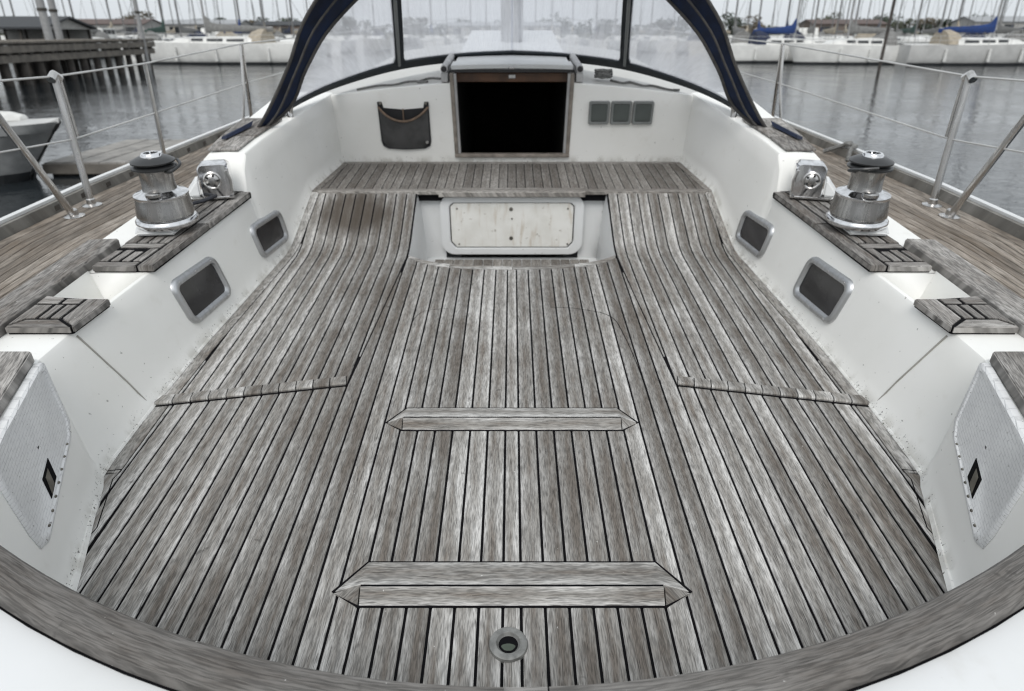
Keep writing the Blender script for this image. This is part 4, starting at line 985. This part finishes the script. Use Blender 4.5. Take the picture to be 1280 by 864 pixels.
def sailboat(base, rz, L=11.0, hull='boat_white', cover='cover_grey', cov_sag=.15, mast_h=13.5, detail=2, label='', group=None, hoodc=None, flip=1, mlean=0.0, roof='boat_deck', stripe='boot_black', wheelhouse=False):
    r = empty('sailing_boat', base, boat=False, rz=rz)
    tag(r, label, 'sailing boat', group); r['base'] = [0, 0, 0]
    hb = L * .155; fb = 1.02 + L * .023
    bt = lambda t_: hb * (max(0, 1 - (max(0, t_ - .42) / .58) ** 2.1)) ** .75 * (.74 + .26 * min(1, t_ / .38)) + .03
    sh = lambda t_: fb * (1 + .22 * max(0, t_ - .3) ** 1.3 + .03 * (1 - t_))
    st = [0, .1, .22, .34, .46, .58, .7, .8, .88, .94, .975, 1.0]
    X = lambda t_, z=0: (-L / 2 + L * t_) - (.07 * L * t_ ** 6 * (1 - z / fb) * .9)
    secs = []
    for t_ in st:
        b, h = bt(t_), sh(t_)
        half = [(.0, -.35), (.62 * b, -.30), (.90 * b, .0), (.96 * b, .30 * h), (1.0 * b, .7 * h), (1.0 * b, h)]
        secs.append([(X(t_, max(z, 0)), y, z) for y, z in reversed(half)] + [(X(t_, max(z, 0)), -y, z) for y, z in half[1:]])
    m = MB(); m.loft(secs); m.add(secs[0], [tuple(range(len(secs[0])))]); m.build('hull', hull, r, smooth=50)
    m = MB(); m.loft([[(X(t_, fb), -bt(t_) + .01, sh(t_) - .03), (X(t_, fb), 0, sh(t_) + .05), (X(t_, fb), bt(t_) - .01, sh(t_) - .03)] for t_ in st]); m.build('deck', roof, r)
    m = MB()
    for sg in (-1, 1):
        m.loft([[(X(t_, .1), sg * (bt(t_) * .90 + .012), -.05), (X(t_, .15), sg * (bt(t_) * .92 + .018), .16)] for t_ in st])
    m.build('boot_stripe', stripe, r)  # dark antifouling band, with the shadow at the waterline painted in
    # coachroof with windows
    c0, c1 = .30, .72; cst = [c0, c0 + .02, .45, .58, .68, c1]
    ch = [.40, .50, .46, .40, .30, .04]
    m = MB(); m.loft([[(X(t_, fb), -bt(t_) * .62, sh(t_) - .05), (X(t_, fb) - .02, -bt(t_) * .56, sh(t_) + h * .8), (X(t_, fb), -bt(t_) * .3, sh(t_) + h), (X(t_, fb), bt(t_) * .3, sh(t_) + h), (X(t_, fb) - .02, bt(t_) * .56, sh(t_) + h * .8), (X(t_, fb), bt(t_) * .62, sh(t_) - .05)] for t_, h in zip(cst, ch)], caps=True)
    cr = m.build('coachroof', 'boat_white', r, smooth=40)
    for sg in (-1, 1):
        for a, b in ((.335, .42), (.44, .52), (.54, .60))[:3 if detail > 1 else 2]:
            q = [(a, .12), (b, .12), (b, .30), (a, .33)]
            m = MB(); m.slab([(X(t_, fb), sg * (bt(t_) * (.62 - .06 * z / .38) + .004), sh(t_) + z) for t_, z in q], (0, sg * .008, 0)); m.build('window', 'boat_window', cr)
    # mast, boom with its stowed sail
    mx_, mz_ = X(.56, fb), sh(.56) + .3
    top = Vector((mx_ + mlean * mast_h, 0, mz_ + mast_h))
    m = MB(); m.tube([(mx_, 0, mz_), top], [.085, .065], 8); m.build('mast', 'mast_alloy' if detail > 1 else 'mast_dark', r, smooth=True)
    if detail:
        m = MB(); k = .48; c = Vector((mx_, 0, mz_)).lerp(top, k); m.tube([c + Vector((0, -hb * .6, .05)), c, c + Vector((0, hb * .6, .05))], .03, 6); m.build('spreader', 'mast_alloy', r)
        m = MB(); bow = Vector((X(1, fb) - .05, 0, sh(1))); stn = Vector((X(0, fb), 0, sh(0)))
        for e in (bow, stn): m.tube([top, e], .014, 4)
        for sg in (-1, 1): m.tube([top.lerp(Vector((mx_, 0, mz_)), .05), c + Vector((0, sg * hb * .6, .05)), (mx_, sg * bt(.56) * .95, sh(.56))], .012, 4)
        m.build('rigging', 'mast_dark', r)
    bl = L * .34; bzz = mz_ + .75
    m = MB(); m.tube([(mx_ - .08, 0, bzz), (mx_ - bl, 0, bzz - .02)], .06, 6); m.build('boom', 'mast_alloy', r)
    if cover:
        m = MB(); secs = []
        for t_, w, h in ((0, .10, 1.25), (.03, .15, 1.05), (.09, .17, .55), (.2, .17, .42), (.5, .15, .30), (.85, .11, .22), (1, .06, .12)):
            x = mx_ - .02 - bl * t_; secs.append([(x, w * cos(q), bzz - .10 + (h if sin(q) > 0 else .22) * sin(q) * (.8 if sin(q) > 0 else 1)) for q in [2 * pi * i / 10 for i in range(10)]])
        m.loft(secs, close=True, caps=True); m.build('sail_cover', cover, r, smooth=True)
    if hoodc:
        m = MB(); m.loft([[(X(.30, fb) + dx, w * bt(.3) * .62 * cos(q), sh(.3) + .02 + h * sin(q)) for q in [pi * i / 8 for i in range(9)]] for dx, h, w in ((-.75, .95, 1.05), (-.3, 1.0, 1.0), (.25, .80, .95), (.55, .45, .9))], caps=True); m.build('spray_hood', hoodc, r, smooth=True)
    if wheelhouse:
        x0, x1 = X(.22, fb), X(.46, fb); w = bt(.3) * .6; z0 = sh(.3)
        m = MB(); m.loft([[(x0, -w, z0), (x1, -w, z0), (x1, w, z0), (x0, w, z0)], [(x0 + .05, -w * .95, z0 + 1.25), (x1 - .35, -w * .95, z0 + 1.25), (x1 - .35, w * .95, z0 + 1.25), (x0 + .05, w * .95, z0 + 1.25)]], close=True, caps=True)
        wh = m.build('wheelhouse', 'boat_white', r)
        for k in range(3):
            for sg in (-1, 1):
                xa = x0 + .2 + k * (x1 - x0 - .5) / 3; m = MB(); m.box(xa, xa + (x1 - x0 - .5) / 3 - .08, sg * (w * .965), sg * (w * .965 + .012 * 1), z0 + .68, z0 + 1.08); m.build('window', 'boat_window', wh)
    if detail > 1:                                   # pulpit, pushpit, stanchions and wires
        m = MB()
        for sg in (-1, 1):
            pts = [(X(t_, fb), sg * bt(t_) * .95, sh(t_)) for t_ in (.02, .16, .3, .44, .58, .72, .86, .96)]
            for p in pts: m.tube([p, (p[0], p[1], p[2] + .58)], .016, 5)
            for hh in (.30, .58): m.tube([(p[0], p[1], p[2] + hh) for p in pts], .010, 4)
        m.tube([(X(.96, fb), -bt(.96) * .95, sh(.96) + .58), (X(1, fb) + .05, 0, sh(1) + .60), (X(.96, fb), bt(.96) * .95, sh(.96) + .58)], .016, 5)
        m.build('guard_rail', 'stainless', r)
        for t_ in (.2, .45, .66):
            for sg in (-1, 1): MB().tube([(X(t_, fb), sg * (bt(t_) + .09), sh(t_) * .8), (X(t_, fb), sg * (bt(t_) + .09), .25)], [.09, .11], 8).build('fender', 'boat_canvas_white' if hull != 'boat_cream' else 'cover_navy', r, smooth=True)
    return r

def px_boat(px0, px1, D, rz_deg, **kw):
    xa, xb = bx(px0, D), bx(px1, D); L = abs(xb - xa) / max(.25, abs(cos(radians(rz_deg))))
    return sailboat(((xa + xb) / 2, D + CY, WATER), radians(rz_deg), L=kw.pop('L', L), **kw)

# front row, the hulls that can be told apart
px_boat(150, 400, 56, 176, cover='cover_grey', label='long white sailing yacht lying beyond the pier end on the left', hoodc='cover_tan', mast_h=14)
px_boat(905, 1060, 58, 4, cover='cover_blue', label='white sailing yacht right beside the hood edge with a blue stowed mainsail', hoodc='cover_navy', mast_h=14)
px_boat(985, 1150, 55, 182, cover='cover_grey', label='white yacht with a navy mast bag moored behind the thin mooring pole', hull='boat_white', hoodc='cover_grey', mast_h=14)
px_boat(1122, 1330, 54, 3, cover='cover_blue', label='big pale yacht on the far right with the bright blue sail cover', hull='boat_grey', roof='boat_white', hoodc='cover_tan', mast_h=15)
px_boat(1235, 1420, 59, 178, cover='cover_tan', label='yacht with a tan boom cover cut by the right edge of the picture', hull='boat_cream', hoodc='cover_grey', mast_h=14)
E2 = None
rows = [
 # px, D, rz, L, hull, cover, hood, wheelhouse, label
 (30, 66, 100, 10, 'boat_white', 'cover_navy', None, False, 'white yacht half hidden behind the dark roofed shelter'),
 (105, 63, 85, 9.5, 'boat_white', 'cover_grey', 'cover_grey', False, 'small white yacht stern-on above the middle of the pier'),
 (140, 70, 95, 11, 'boat_cream', 'cover_tan', None, True, 'cream motor sailer with a wheelhouse behind the pier'),
 (205, 60, 92, 10, 'boat_white', 'cover_green', 'cover_grey', False, 'white yacht with a green sail cover just right of the pier end'),
 (232, 64, 88, 10.5, 'boat_white', 'cover_grey', 'cover_navy', False, 'white yacht with navy hood between the green and the blue covered yachts'),
 (262, 72, 95, 11, 'boat_grey', 'cover_grey', None, True, 'grey hulled motor sailer behind the long white yacht'),
 (300, 59, 90, 10.5, 'boat_white', 'cover_blue', 'cover_tan', False, 'white yacht with a blue mast bag behind the long white yacht'),
 (335, 66, 93, 10, 'boat_white', 'cover_tan', 'cover_grey', False, 'white yacht with tan boom cover left of the hood leg'),
 (372, 62, 87, 10, 'boat_cream', None, 'cover_navy', False, 'cream yacht with bare boom showing beside the hood leg'),
 (425, 84, 92, 11, 'boat_white', 'cover_grey', None, False, 'hazy yacht seen through the left side window of the hood'),
 (470, 92, 88, 11, 'boat_cream', 'cover_navy', 'cover_navy', False, 'hazy cream yacht seen beside the left upright of the hood'),
 (540, 96, 94, 12, 'boat_white', 'cover_blue', None, False, 'hazy yacht in the front window just right of the left upright'),
 (590, 104, 86, 11, 'boat_white', 'cover_grey', 'cover_grey', False, 'hazy yacht in the front window left of the central mast'),
 (690, 100, 91, 12, 'boat_grey', 'cover_tan', None, False, 'hazy yacht in the front window right of the central mast'),
 (745, 94, 89, 11, 'boat_white', 'cover_navy', 'cover_grey', False, 'hazy yacht in the front window left of the right upright'),
 (815, 88, 93, 11, 'boat_white', 'cover_grey', None, False, 'hazy yacht in the right side window next to the upright'),
 (865, 82, 87, 10.5, 'boat_cream', 'cover_blue', 'cover_navy', False, 'hazy yacht in the right side window under the canvas'),
 (918, 64, 90, 10, 'boat_white', 'cover_grey', 'cover_grey', False, 'white yacht close to the right leg of the hood, second row'),
 (948, 68, 93, 11, 'boat_white', 'cover_blue', None, False, 'yacht with a blue cover standing behind the first one right of the hood'),
 (982, 60, 88, 10, 'boat_white', 'cover_navy', 'cover_navy', False, 'white yacht with a dark furled bundle on its mast'),
 (1012, 66, 91, 10.5, 'boat_grey', 'cover_grey', None, True, 'grey motor sailer behind the forward stanchions on the right'),
 (1040, 72, 94, 10, 'boat_white', 'cover_tan', 'cover_grey', False, 'white yacht with a tan boom cover left of the mooring pole'),
 (1068, 62, 89, 11, 'boat_white', 'cover_grey', 'cover_tan', False, 'white yacht with tan hood left of the mooring pole'),
 (1092, 70, 92, 10.5, 'boat_cream', 'cover_navy', None, True, 'cream motor sailer behind the mooring pole'),
 (1138, 64, 86, 11, 'boat_white', 'cover_green', 'cover_grey', False, 'white yacht with green cover right of the mooring pole'),
 (1168, 74, 91, 10, 'boat_white', 'cover_grey', None, False, 'white yacht above the boom of the blue sail cover'),
 (1196, 68, 90, 11, 'boat_grey', 'cover_tan', 'cover_navy', False, 'grey yacht behind the blue sail cover'),
 (1248, 60, 88, 11.5, 'boat_white', 'cover_grey', 'cover_grey', False, 'white yacht with the thick grey mast near the right edge'),
 (1275, 70, 92, 11, 'boat_white', 'cover_navy', None, True, 'motor sailer at the right edge of the picture'),
]
for i, (px, D, rz, L, h, cv, hd_, wh, lab) in enumerate(rows):
    rg = random.Random(i + 40); side = rg.choice((0, 180))
    D *= 1.08; sailboat((bx(px, D), D + CY, WATER), radians(rz + side + rg.uniform(-6, 6)), L=L, hull=h, cover=cv, hoodc=hd_, wheelhouse=wh, detail=1, mast_h=11 + rg.random() * 4, label=lab, group='yachts moored in the rows behind', mlean=rg.uniform(-.02, .02))
# bare masts of yachts lying farther off, each on its own hull
def far_boat(px, D, k, lab):
    rg = random.Random(k)
    return sailboat((bx(px, D), D + CY, WATER), radians(90 + rg.uniform(-25, 25)), L=9 + 2.5 * rg.random(), hull=rg.choice(('boat_white', 'boat_white', 'boat_grey', 'boat_cream')), cover=rg.choice(('cover_grey', 'cover_tan', 'cover_navy', 'cover_grey')), detail=0, mast_h=10 + 5 * rg.random(), label=lab, group='distant yachts along the far pontoons', mlean=rg.uniform(-.025, .025))
ORD = ['first', 'second', 'third', 'fourth', 'fifth', 'sixth', 'seventh', 'eighth', 'ninth', 'tenth', 'eleventh', 'twelfth', 'thirteenth', 'fourteenth', 'fifteenth', 'sixteenth', 'seventeenth', 'eighteenth', 'nineteenth', 'twentieth', 'twenty-first', 'twenty-second', 'twenty-third']
farpx = [12, 48, 88, 122, 156, 190, 218, 246, 276, 318, 350, 385, 410, 445, 510, 560, 610, 670, 715, 770, 800, 840, 880, 905, 932, 965, 998, 1026, 1055, 1082, 1120, 1152, 1182, 1210, 1236, 1262]
farpx = sorted(farpx + [140, 172, 204, 262, 296, 334, 362, 946, 982, 1012, 1040, 1136, 1196, 1250])
for k, px in enumerate(farpx):
    side = 'left' if px < 400 else ('right' if px > 900 else 'mid')
    same = [p for p in farpx if (p < 400) == (px < 400) and (p > 900) == (px > 900)]
    lab = 'distant yacht, ' + ORD[same.index(px)] + ' of the farthest masts ' + {'left': 'counted from the left edge', 'right': 'counted rightward from the hood', 'mid': 'from the left through the hood windows'}[side]
    far_boat(px, 95 + (k * 37) % 60, k, lab)

# timber pier on the left
A, B = Vector((bx(-160, 24), 24 + CY, 0)), Vector((bx(194, 47), 47 + CY, 0)); d = (B - A).normalized(); q = Vector((-d.y, d.x, 0)); q = q if q.x < 0 else -q
PR = empty('pier', (A.x, A.y, WATER), boat=False); tag(PR, 'dark timber pier on stout piles at the left', 'pier'); PR['base'] = [A.x, A.y, WATER]
DK = WATER + 1.78; Lp = (B - A).length; w = 5.5
up = Vector((0, 0, 1))
m = MB(); m.slab([A + up * (DK - .16), B + up * (DK - .16), B + q * w + up * (DK - .16), A + q * w + up * (DK - .16)], (0, 0, .05)); m.build('deck_frame', 'pier_dark', PR)
n = 130
for i in range(n):
    p = A + d * (Lp * i / n + .01); e = A + d * (Lp * (i + 1) / n - .012); j = random.uniform(-.03, .04)
    m = MB(); m.slab([p - q * (.05 + j) + up * (DK - .10), e - q * (.05 + j) + up * (DK - .10), e + q * w + up * (DK - .10), p + q * w + up * (DK - .10)], (0, 0, .075 + random.uniform(-.008, .008))); m.build('plank', 'pier_wood', PR)
for z, h, o_ in ((DK - .46, .28, -.02), (DK - .86, .30, .06)):
    for k in range(6):
        p = A + d * (Lp * k / 6 + .01) - q * 0; e = A + d * (Lp * (k + 1) / 6 - .01)
        m = MB(); m.slab([p + q * o_ + up * z, e + q * o_ + up * z, e + q * (o_ + .16) + up * z, p + q * (o_ + .16) + up * z], (0, 0, h)); m.build('beam', 'pier_wood', PR)
for i in range(17):
    p = A + d * (Lp * (i + .5) / 17)
    for row, off in enumerate((.30, w * .5, w - .3)):
        c = p + q * off; r_ = .17 + random.uniform(-.02, .03)
        MB().tube([(c.x, c.y, WATER - .8), (c.x + random.uniform(-.05, .05), c.y, DK - .17)], [r_ * 1.08, r_], 10).build('pile', 'pile_wood', PR, smooth=True)
for i in range(26):                                  # short blocks between the two beams
    p = A + d * (Lp * (i + .3) / 26); m = MB(); m.slab([p + q * .02 + up * (DK - .57), p + d * .22 + q * .02 + up * (DK - .57), p + d * .22 + q * .2 + up * (DK - .57), p + q * .2 + up * (DK - .57)], (0, 0, .12)); m.build('block', 'pier_dark', PR)
# mooring poles
def mooring_pole(px, D, r_, h, lean, lab, mat='pile_wood'):
    x, y = bx(px, D), D + CY; o = empty('mooring_pole', (x, y, WATER), boat=False); tag(o, lab, 'mooring pole', 'mooring poles standing in the harbour')
    o['base'] = [x, y, WATER]
    MB().tube([(x, y, WATER - 1), (x + lean * h, y, WATER + h)], [r_ * 1.1, r_], 10).build('post', mat, o, smooth=True)
    MB().tube([(x + lean * h * .45, y, WATER + h * .45), (x + lean * h * .47, y, WATER + h * .47)], r_ * 1.25, 10).build('band', 'pier_dark', o)
mooring_pole(1104, 44, .085, 9, .02, 'tall thin mooring pole standing clear in the water on the right')
mooring_pole(181, 45.5, .12, 7, -.01, 'slim mooring pole rising at the outer end of the pier', 'mast_alloy')
mooring_pole(66, 40, .20, 7, -.012, 'thick grey mooring pole behind the pier, the left of a pair', 'mast_alloy')
mooring_pole(78, 42, .18, 7, .004, 'thick grey mooring pole behind the pier, the right of a pair', 'mast_alloy')

# boat shelter with a dark roof, and low sheds on the shore
def shed(px0, px1, D, h_wall, h_roof, wall, roof, lab, depth=6, cat='shed', open_front=False):
    x0, x1 = bx(px0, D), bx(px1, D); y = D + CY; base = WATER + (1.0 if D > 150 else 0.3)
    r = empty('boat_shelter' if open_front else 'shed', ((x0 + x1) / 2, y, base), boat=False); tag(r, lab, cat); r['base'] = [(x0 + x1) / 2, y, base]
    if open_front:
        n = 5
        for i in range(n):
            x = x0 + .15 + (x1 - x0 - .3) * i / (n - 1)
            for yy in (y + .1, y + depth - .1): MB().box(x - .09, x + .09, yy - .09, yy + .09, base - 1.5, base + h_wall + .02).build('post', 'pile_wood', r)
        MB().box(x0 + .1, x1 - .1, y + depth - .16, y + depth - .06, base + .2, base + h_wall).build('wall', wall, r)
    else:
        wl = MB().box(x0, x1, y, y + depth, base - .4, base + h_wall).build('wall', wall, r)
        k = max(2, int((x1 - x0) / 5))
        for i in range(k):
            xa = x0 + (x1 - x0) * (i + .28) / k; xb = xa + (x1 - x0) / k * .42
            MB().box(xa, xb, y - .06, y + .02, base + .8, base + h_wall - .5).build('window', 'boat_window', wl)
    m = MB(); e = .35
    for sg in (0, 1):
        pass
    yr = y + depth / 2; z0 = base + h_wall; z1 = z0 + h_roof
    for ya, yb_ in ((y - e, yr), (y + depth + e, yr)):
        m.slab([(x0 - e, ya, z0), (x1 + e, ya, z0), (x1 + e, yb_, z1), (x0 - e, yb_, z1)], (0, 0, .14))
    m.build('roof', roof, r)
    for xx in (x0 + .02, x1 - .02): MB().slab([(xx, y, z0), (xx, y + depth, z0), (xx, yr, z1)], (.01, 0, 0)).build('gable', wall, r)
shed(-60, 60, 54, 2.05, .75, 'wall_pale', 'roof_dark', 'dark roofed open boat shelter behind the pier', open_front=True, cat='boat shelter')
shed(86, 182, 175, 2.88, 1.12, 'wall_pale', 'roof_red', 'long low pale shed with a brownish roof on the left shore', 10)
shed(205, 300, 190, 3.04, 1.05, 'wall_pale', 'roof_grey', 'long grey roofed shed behind the left yachts', 10)
shed(318, 400, 200, 2.88, 0.98, 'wall_brown', 'roof_dark', 'brown shed with a dark roof left of the hood', 10)
shed(1015, 1105, 195, 3.12, 1.12, 'wall_brown', 'roof_red', 'brown shed with a brownish roof behind the right yachts', 10)
shed(1215, 1330, 185, 3.52, 1.26, 'wall_pale', 'roof_grey', 'pale shed with a grey roof at the right edge of the shore', 10)
shed(560, 700, 215, 2.88, 0.98, 'wall_pale', 'roof_grey', 'pale shed dimly seen through the front window of the hood', 10)

# trees along the shore
def leaf_cloud(c, rad, n, size, rg):
    m = MB(); lobes = [(Vector((c.x + rg.gauss(0, rad[0] * .42), c.y + rg.gauss(0, rad[1] * .42), c.z + rg.gauss(0, rad[2] * .40))), rg.uniform(.35, .62)) for _ in range(7)]
    for _ in range(n):
        L_, k = rg.choice(lobes); v = Vector((rg.gauss(0, 1), rg.gauss(0, 1), rg.gauss(0, 1))).normalized() * (rg.random() ** .45)
        p = L_ + Vector((v.x * rad[0] * k, v.y * rad[1] * k, v.z * rad[2] * k))
        a = Vector((rg.gauss(0, 1), rg.gauss(0, 1), rg.gauss(0, 1))).normalized(); b = a.orthogonal().normalized(); s_ = size * rg.uniform(.6, 1.3)
        m.add([p - a * s_, p + b * s_ * .7, p + a * s_, p - b * s_ * .7], [(0, 1, 2, 3)])
    return m
def tree(px, D, h, w, mat, lab, seed, n=520):
    rg = random.Random(seed); x, y = bx(px, D), D + CY; b = WATER + 1.1
    h *= .80; r = empty('tree', (x, y, b), boat=False); tag(r, lab, 'tree', 'trees along the far shore'); r['base'] = [x, y, b]
    m = MB(); m.tube([(x, y, b - .3), (x + rg.uniform(-.2, .2), y, b + h * .35), (x + rg.uniform(-.4, .4), y, b + h * .8)], [.26, .19, .05], 7)
    for k in range(5):
        a = rg.uniform(0, 6.28); z = b + h * rg.uniform(.3, .6); m.tube([(x, y, z), (x + cos(a) * w * .5, y + sin(a) * w * .5, z + h * .22)], [.09, .03], 5)
    m.build('trunk', 'bark', r, smooth=True)
    leaf_cloud(Vector((x, y, b + h * .60)), (w, w, h * .44), n, .38, rg).build('crown', mat, r)
tl = [(25, 8.5, 5, 0), (80, 6.0, 4, 1), (98, 6.5, 4, 0), (172, 8.5, 4.5, 2), (212, 5.5, 4, 0), (250, 6.0, 4.5, 0), (268, 5.6, 3.5, 1), (285, 6.4, 4.2, 0), (312, 7.2, 5, 2), (330, 6.2, 4, 0), (355, 5.6, 4, 1), (378, 6.0, 4.2, 0),
      (440, 6.5, 5, 0), (520, 6, 5, 1), (585, 6.5, 5, 0), (700, 6.2, 5, 1), (760, 6.5, 5, 0), (830, 6.8, 5, 0), (890, 6.0, 4.5, 1), (912, 6.6, 5, 0), (940, 5.8, 4.5, 2), (1035, 7.4, 3.6, 1), (1052, 8.0, 2.6, 2), (1082, 7.6, 5, 0), (1100, 9.2, 5.4, 0), (1116, 6.5, 4, 1), (1150, 6.2, 4.5, 2), (1168, 7.0, 3.4, 0), (1190, 6.4, 4.6, 1), (1222, 7.8, 5, 0), (1243, 7.0, 5, 2), (1268, 7.4, 5, 0)]
mats = ('leaf_dark', 'leaf_mid', 'leaf_brown'); nm = ('dark green', 'olive green', 'brownish')
for i, (px, h, w, k) in enumerate(tl):
    where = 'on the shore left of the hood' if px < 400 else ('on the shore right of the hood' if px > 900 else 'beyond the hood windows')
    same = [q[0] for q in tl if (q[0] < 400) == (px < 400) and (q[0] > 900) == (px > 900)]
    tree(px, 212 + (i * 29) % 34, h, w, mats[k], ('tall ' if h > 7.1 else 'low ') + nm[k] + ' tree, the ' + ORD[same.index(px)] + ' from the left ' + where, 300 + i)
rg = random.Random(77); m = MB()
for i in range(150):
    x = -300 + 4 * i + rg.uniform(-1.5, 1.5); c = Vector((x, 262 + rg.uniform(-6, 6), WATER + 1.6 + 1.5)); h = rg.uniform(1.6, 3.1)
    sub = leaf_cloud(c, (3.6, 2.5, h), 90, .55, rg); m.add(sub.v, sub.f)
tag(m.build('treeline', 'leaf_dark', boat=False), 'continuous dark hedge of trees along the far shore', 'treeline', kind='stuff')

# floating pontoon and the launch on the left
pt = empty('pontoon', (-5.2, 12.2, WATER), boat=False); tag(pt, 'low grey planked pontoon floating beyond the left toe rail', 'pontoon'); pt['base'] = [-5.2, 12.2, WATER]
MB().box(-7.45, -2.6, 11.1, 13.6, WATER - .25, WATER + .16).build('float', 'pier_dark', pt)
for i in range(34): MB().box(-7.5 + i * .146, -7.5 + i * .146 + .136, 11.05, 13.65, WATER + .165, WATER + .205 + .004 * (i % 3)).build('plank', 'pontoon_deck', pt)
for y in (11.02, 13.68): MB().box(-7.5, -2.55, y - .04, y + .04, WATER + .04, WATER + .19).build('edge_board', 'pier_wood', pt)

lx, ly = -6.85, 10.7
LB = empty('motor_launch', (lx - 3, ly, WATER), boat=False); tag(LB, 'pale grey motor launch with a dark bottom whose bow shows at the left edge', 'motor boat'); LB['base'] = [lx - 3, ly, WATER]
bt_ = lambda t_: 1.15 * (1 - t_ ** 2.4) ** .6 + .04; st = [0, .2, .4, .55, .7, .8, .88, .94, .98, 1]
secs = []
for t_ in st:
    b = bt_(t_); h = .74 + .14 * t_ ** 2; x = lx - 6 + 6 * t_
    rake = lambda z: -.75 * t_ ** 5 * (1 - z / h)
    half = [(0, -.35), (.6 * b, -.25), (.86 * b, .05), (.93 * b, .4 * h), (1.0 * b, .82 * h), (b + .03, .84 * h), (b + .02, h)]
    secs.append([(x + rake(max(z, -.1)), ly + y, WATER + z) for y, z in reversed(half)] + [(x + rake(max(z, -.1)), ly - y, WATER + z) for y, z in half[1:]])
m = MB(); m.loft(secs); m.build('hull', 'launch_grey', LB, smooth=40)
m = MB(); m.loft([[(lx - 6 + 6 * t_, ly - bt_(t_), WATER + .72 + .14 * t_ ** 2), (lx - 6 + 6 * t_, ly, WATER + .79 + .14 * t_ ** 2), (lx - 6 + 6 * t_, ly + bt_(t_), WATER + .72 + .14 * t_ ** 2)] for t_ in st]); m.build('deck', 'boat_grey', LB)
m = MB()
for sg in (-1, 1): m.loft([[(lx - 6 + 6 * t_ - .75 * t_ ** 5 * .95, ly + sg * (bt_(t_) * .90 + .012), WATER - .04), (lx - 6 + 6 * t_ - .75 * t_ ** 5 * .83, ly + sg * (bt_(t_) * .91 + .016), WATER + .14)] for t_ in st])
m.build('boot_stripe', 'boot_black', LB)
m = MB(); m.loft([[(lx - 4.4, ly - .85, WATER + .9), (lx - 1.6, ly - .6, WATER + .95), (lx - 1.6, ly + .6, WATER + .95), (lx - 4.4, ly + .85, WATER + .9)], [(lx - 4.4, ly - .75, WATER + 1.75), (lx - 2.35, ly - .55, WATER + 1.62), (lx - 2.35, ly + .55, WATER + 1.62), (lx - 4.4, ly + .75, WATER + 1.75)]], close=True, caps=True)
cb = m.build('cabin', 'boat_white', LB, bevel=.06, seg=2)
m = MB(); m.slab([(lx - 1.74, ly - .42, WATER + 1.10), (lx - 1.74, ly + .42, WATER + 1.10), (lx - 2.24, ly + .38, WATER + 1.52), (lx - 2.24, ly - .38, WATER + 1.52)], (.02, 0, .02)); m.build('windscreen', 'boat_window', cb)
m = MB(); m.slab([(lx - 4.1, ly - .822, WATER + 1.16), (lx - 2.6, ly - .67, WATER + 1.16), (lx - 2.8, ly - .64, WATER + 1.5), (lx - 4.1, ly - .772, WATER + 1.55)], (0, -.012, 0)); m.build('window', 'boat_window', cb)
fb_ = MB().loft([[(lx - 1.40 + .9 * t_, ly + .02 + r_ * cos(q), WATER + .90 + r_ * .72 * sin(q)) for q in [2 * pi * k / 12 for k in range(12)]] for t_, r_ in ((0, .06), (.12, .14), (.4, .19), (.75, .16), (.95, .10), (1, .02))], close=True, caps=True)
tag(fb_.build('tarpaulin', 'boat_canvas_white', boat=False, base=(lx - 1.3, ly, WATER + .8), smooth=True), 'white rolled tarpaulin on the foredeck of the grey launch', 'tarpaulin')
# crumbs of moss and grit caught in the joint between teak and coaming
rg = random.Random(11); m = MB()
for i in range(420):
    sg = 1 if rg.random() < .62 else -1; y = rg.uniform(1.15, 3.2) if rg.random() < .5 else rg.uniform(1.15, 1.75)
    x = E(y) - rg.uniform(-.004, .012); z = rg.uniform(.001, .012) + (rg.random() ** 6) * .05; k = rg.uniform(.0012, .0038)
    p = Vector((sg * (x + max(0, z - .012) * .25), y, z)); a, b, c = [Vector((rg.uniform(-1, 1), rg.uniform(-1, 1), rg.uniform(-1, 1))) * k for _ in range(3)]
    m.add([p, p + a, p + b, p + c], [(0, 1, 2), (0, 2, 3), (0, 1, 3), (1, 2, 3)])
tag(m.build('grit', 'pile_wood', base=(0, 2, 0)), 'dark crumbs of moss and grit along the floor joint', 'grit', kind='stuff')
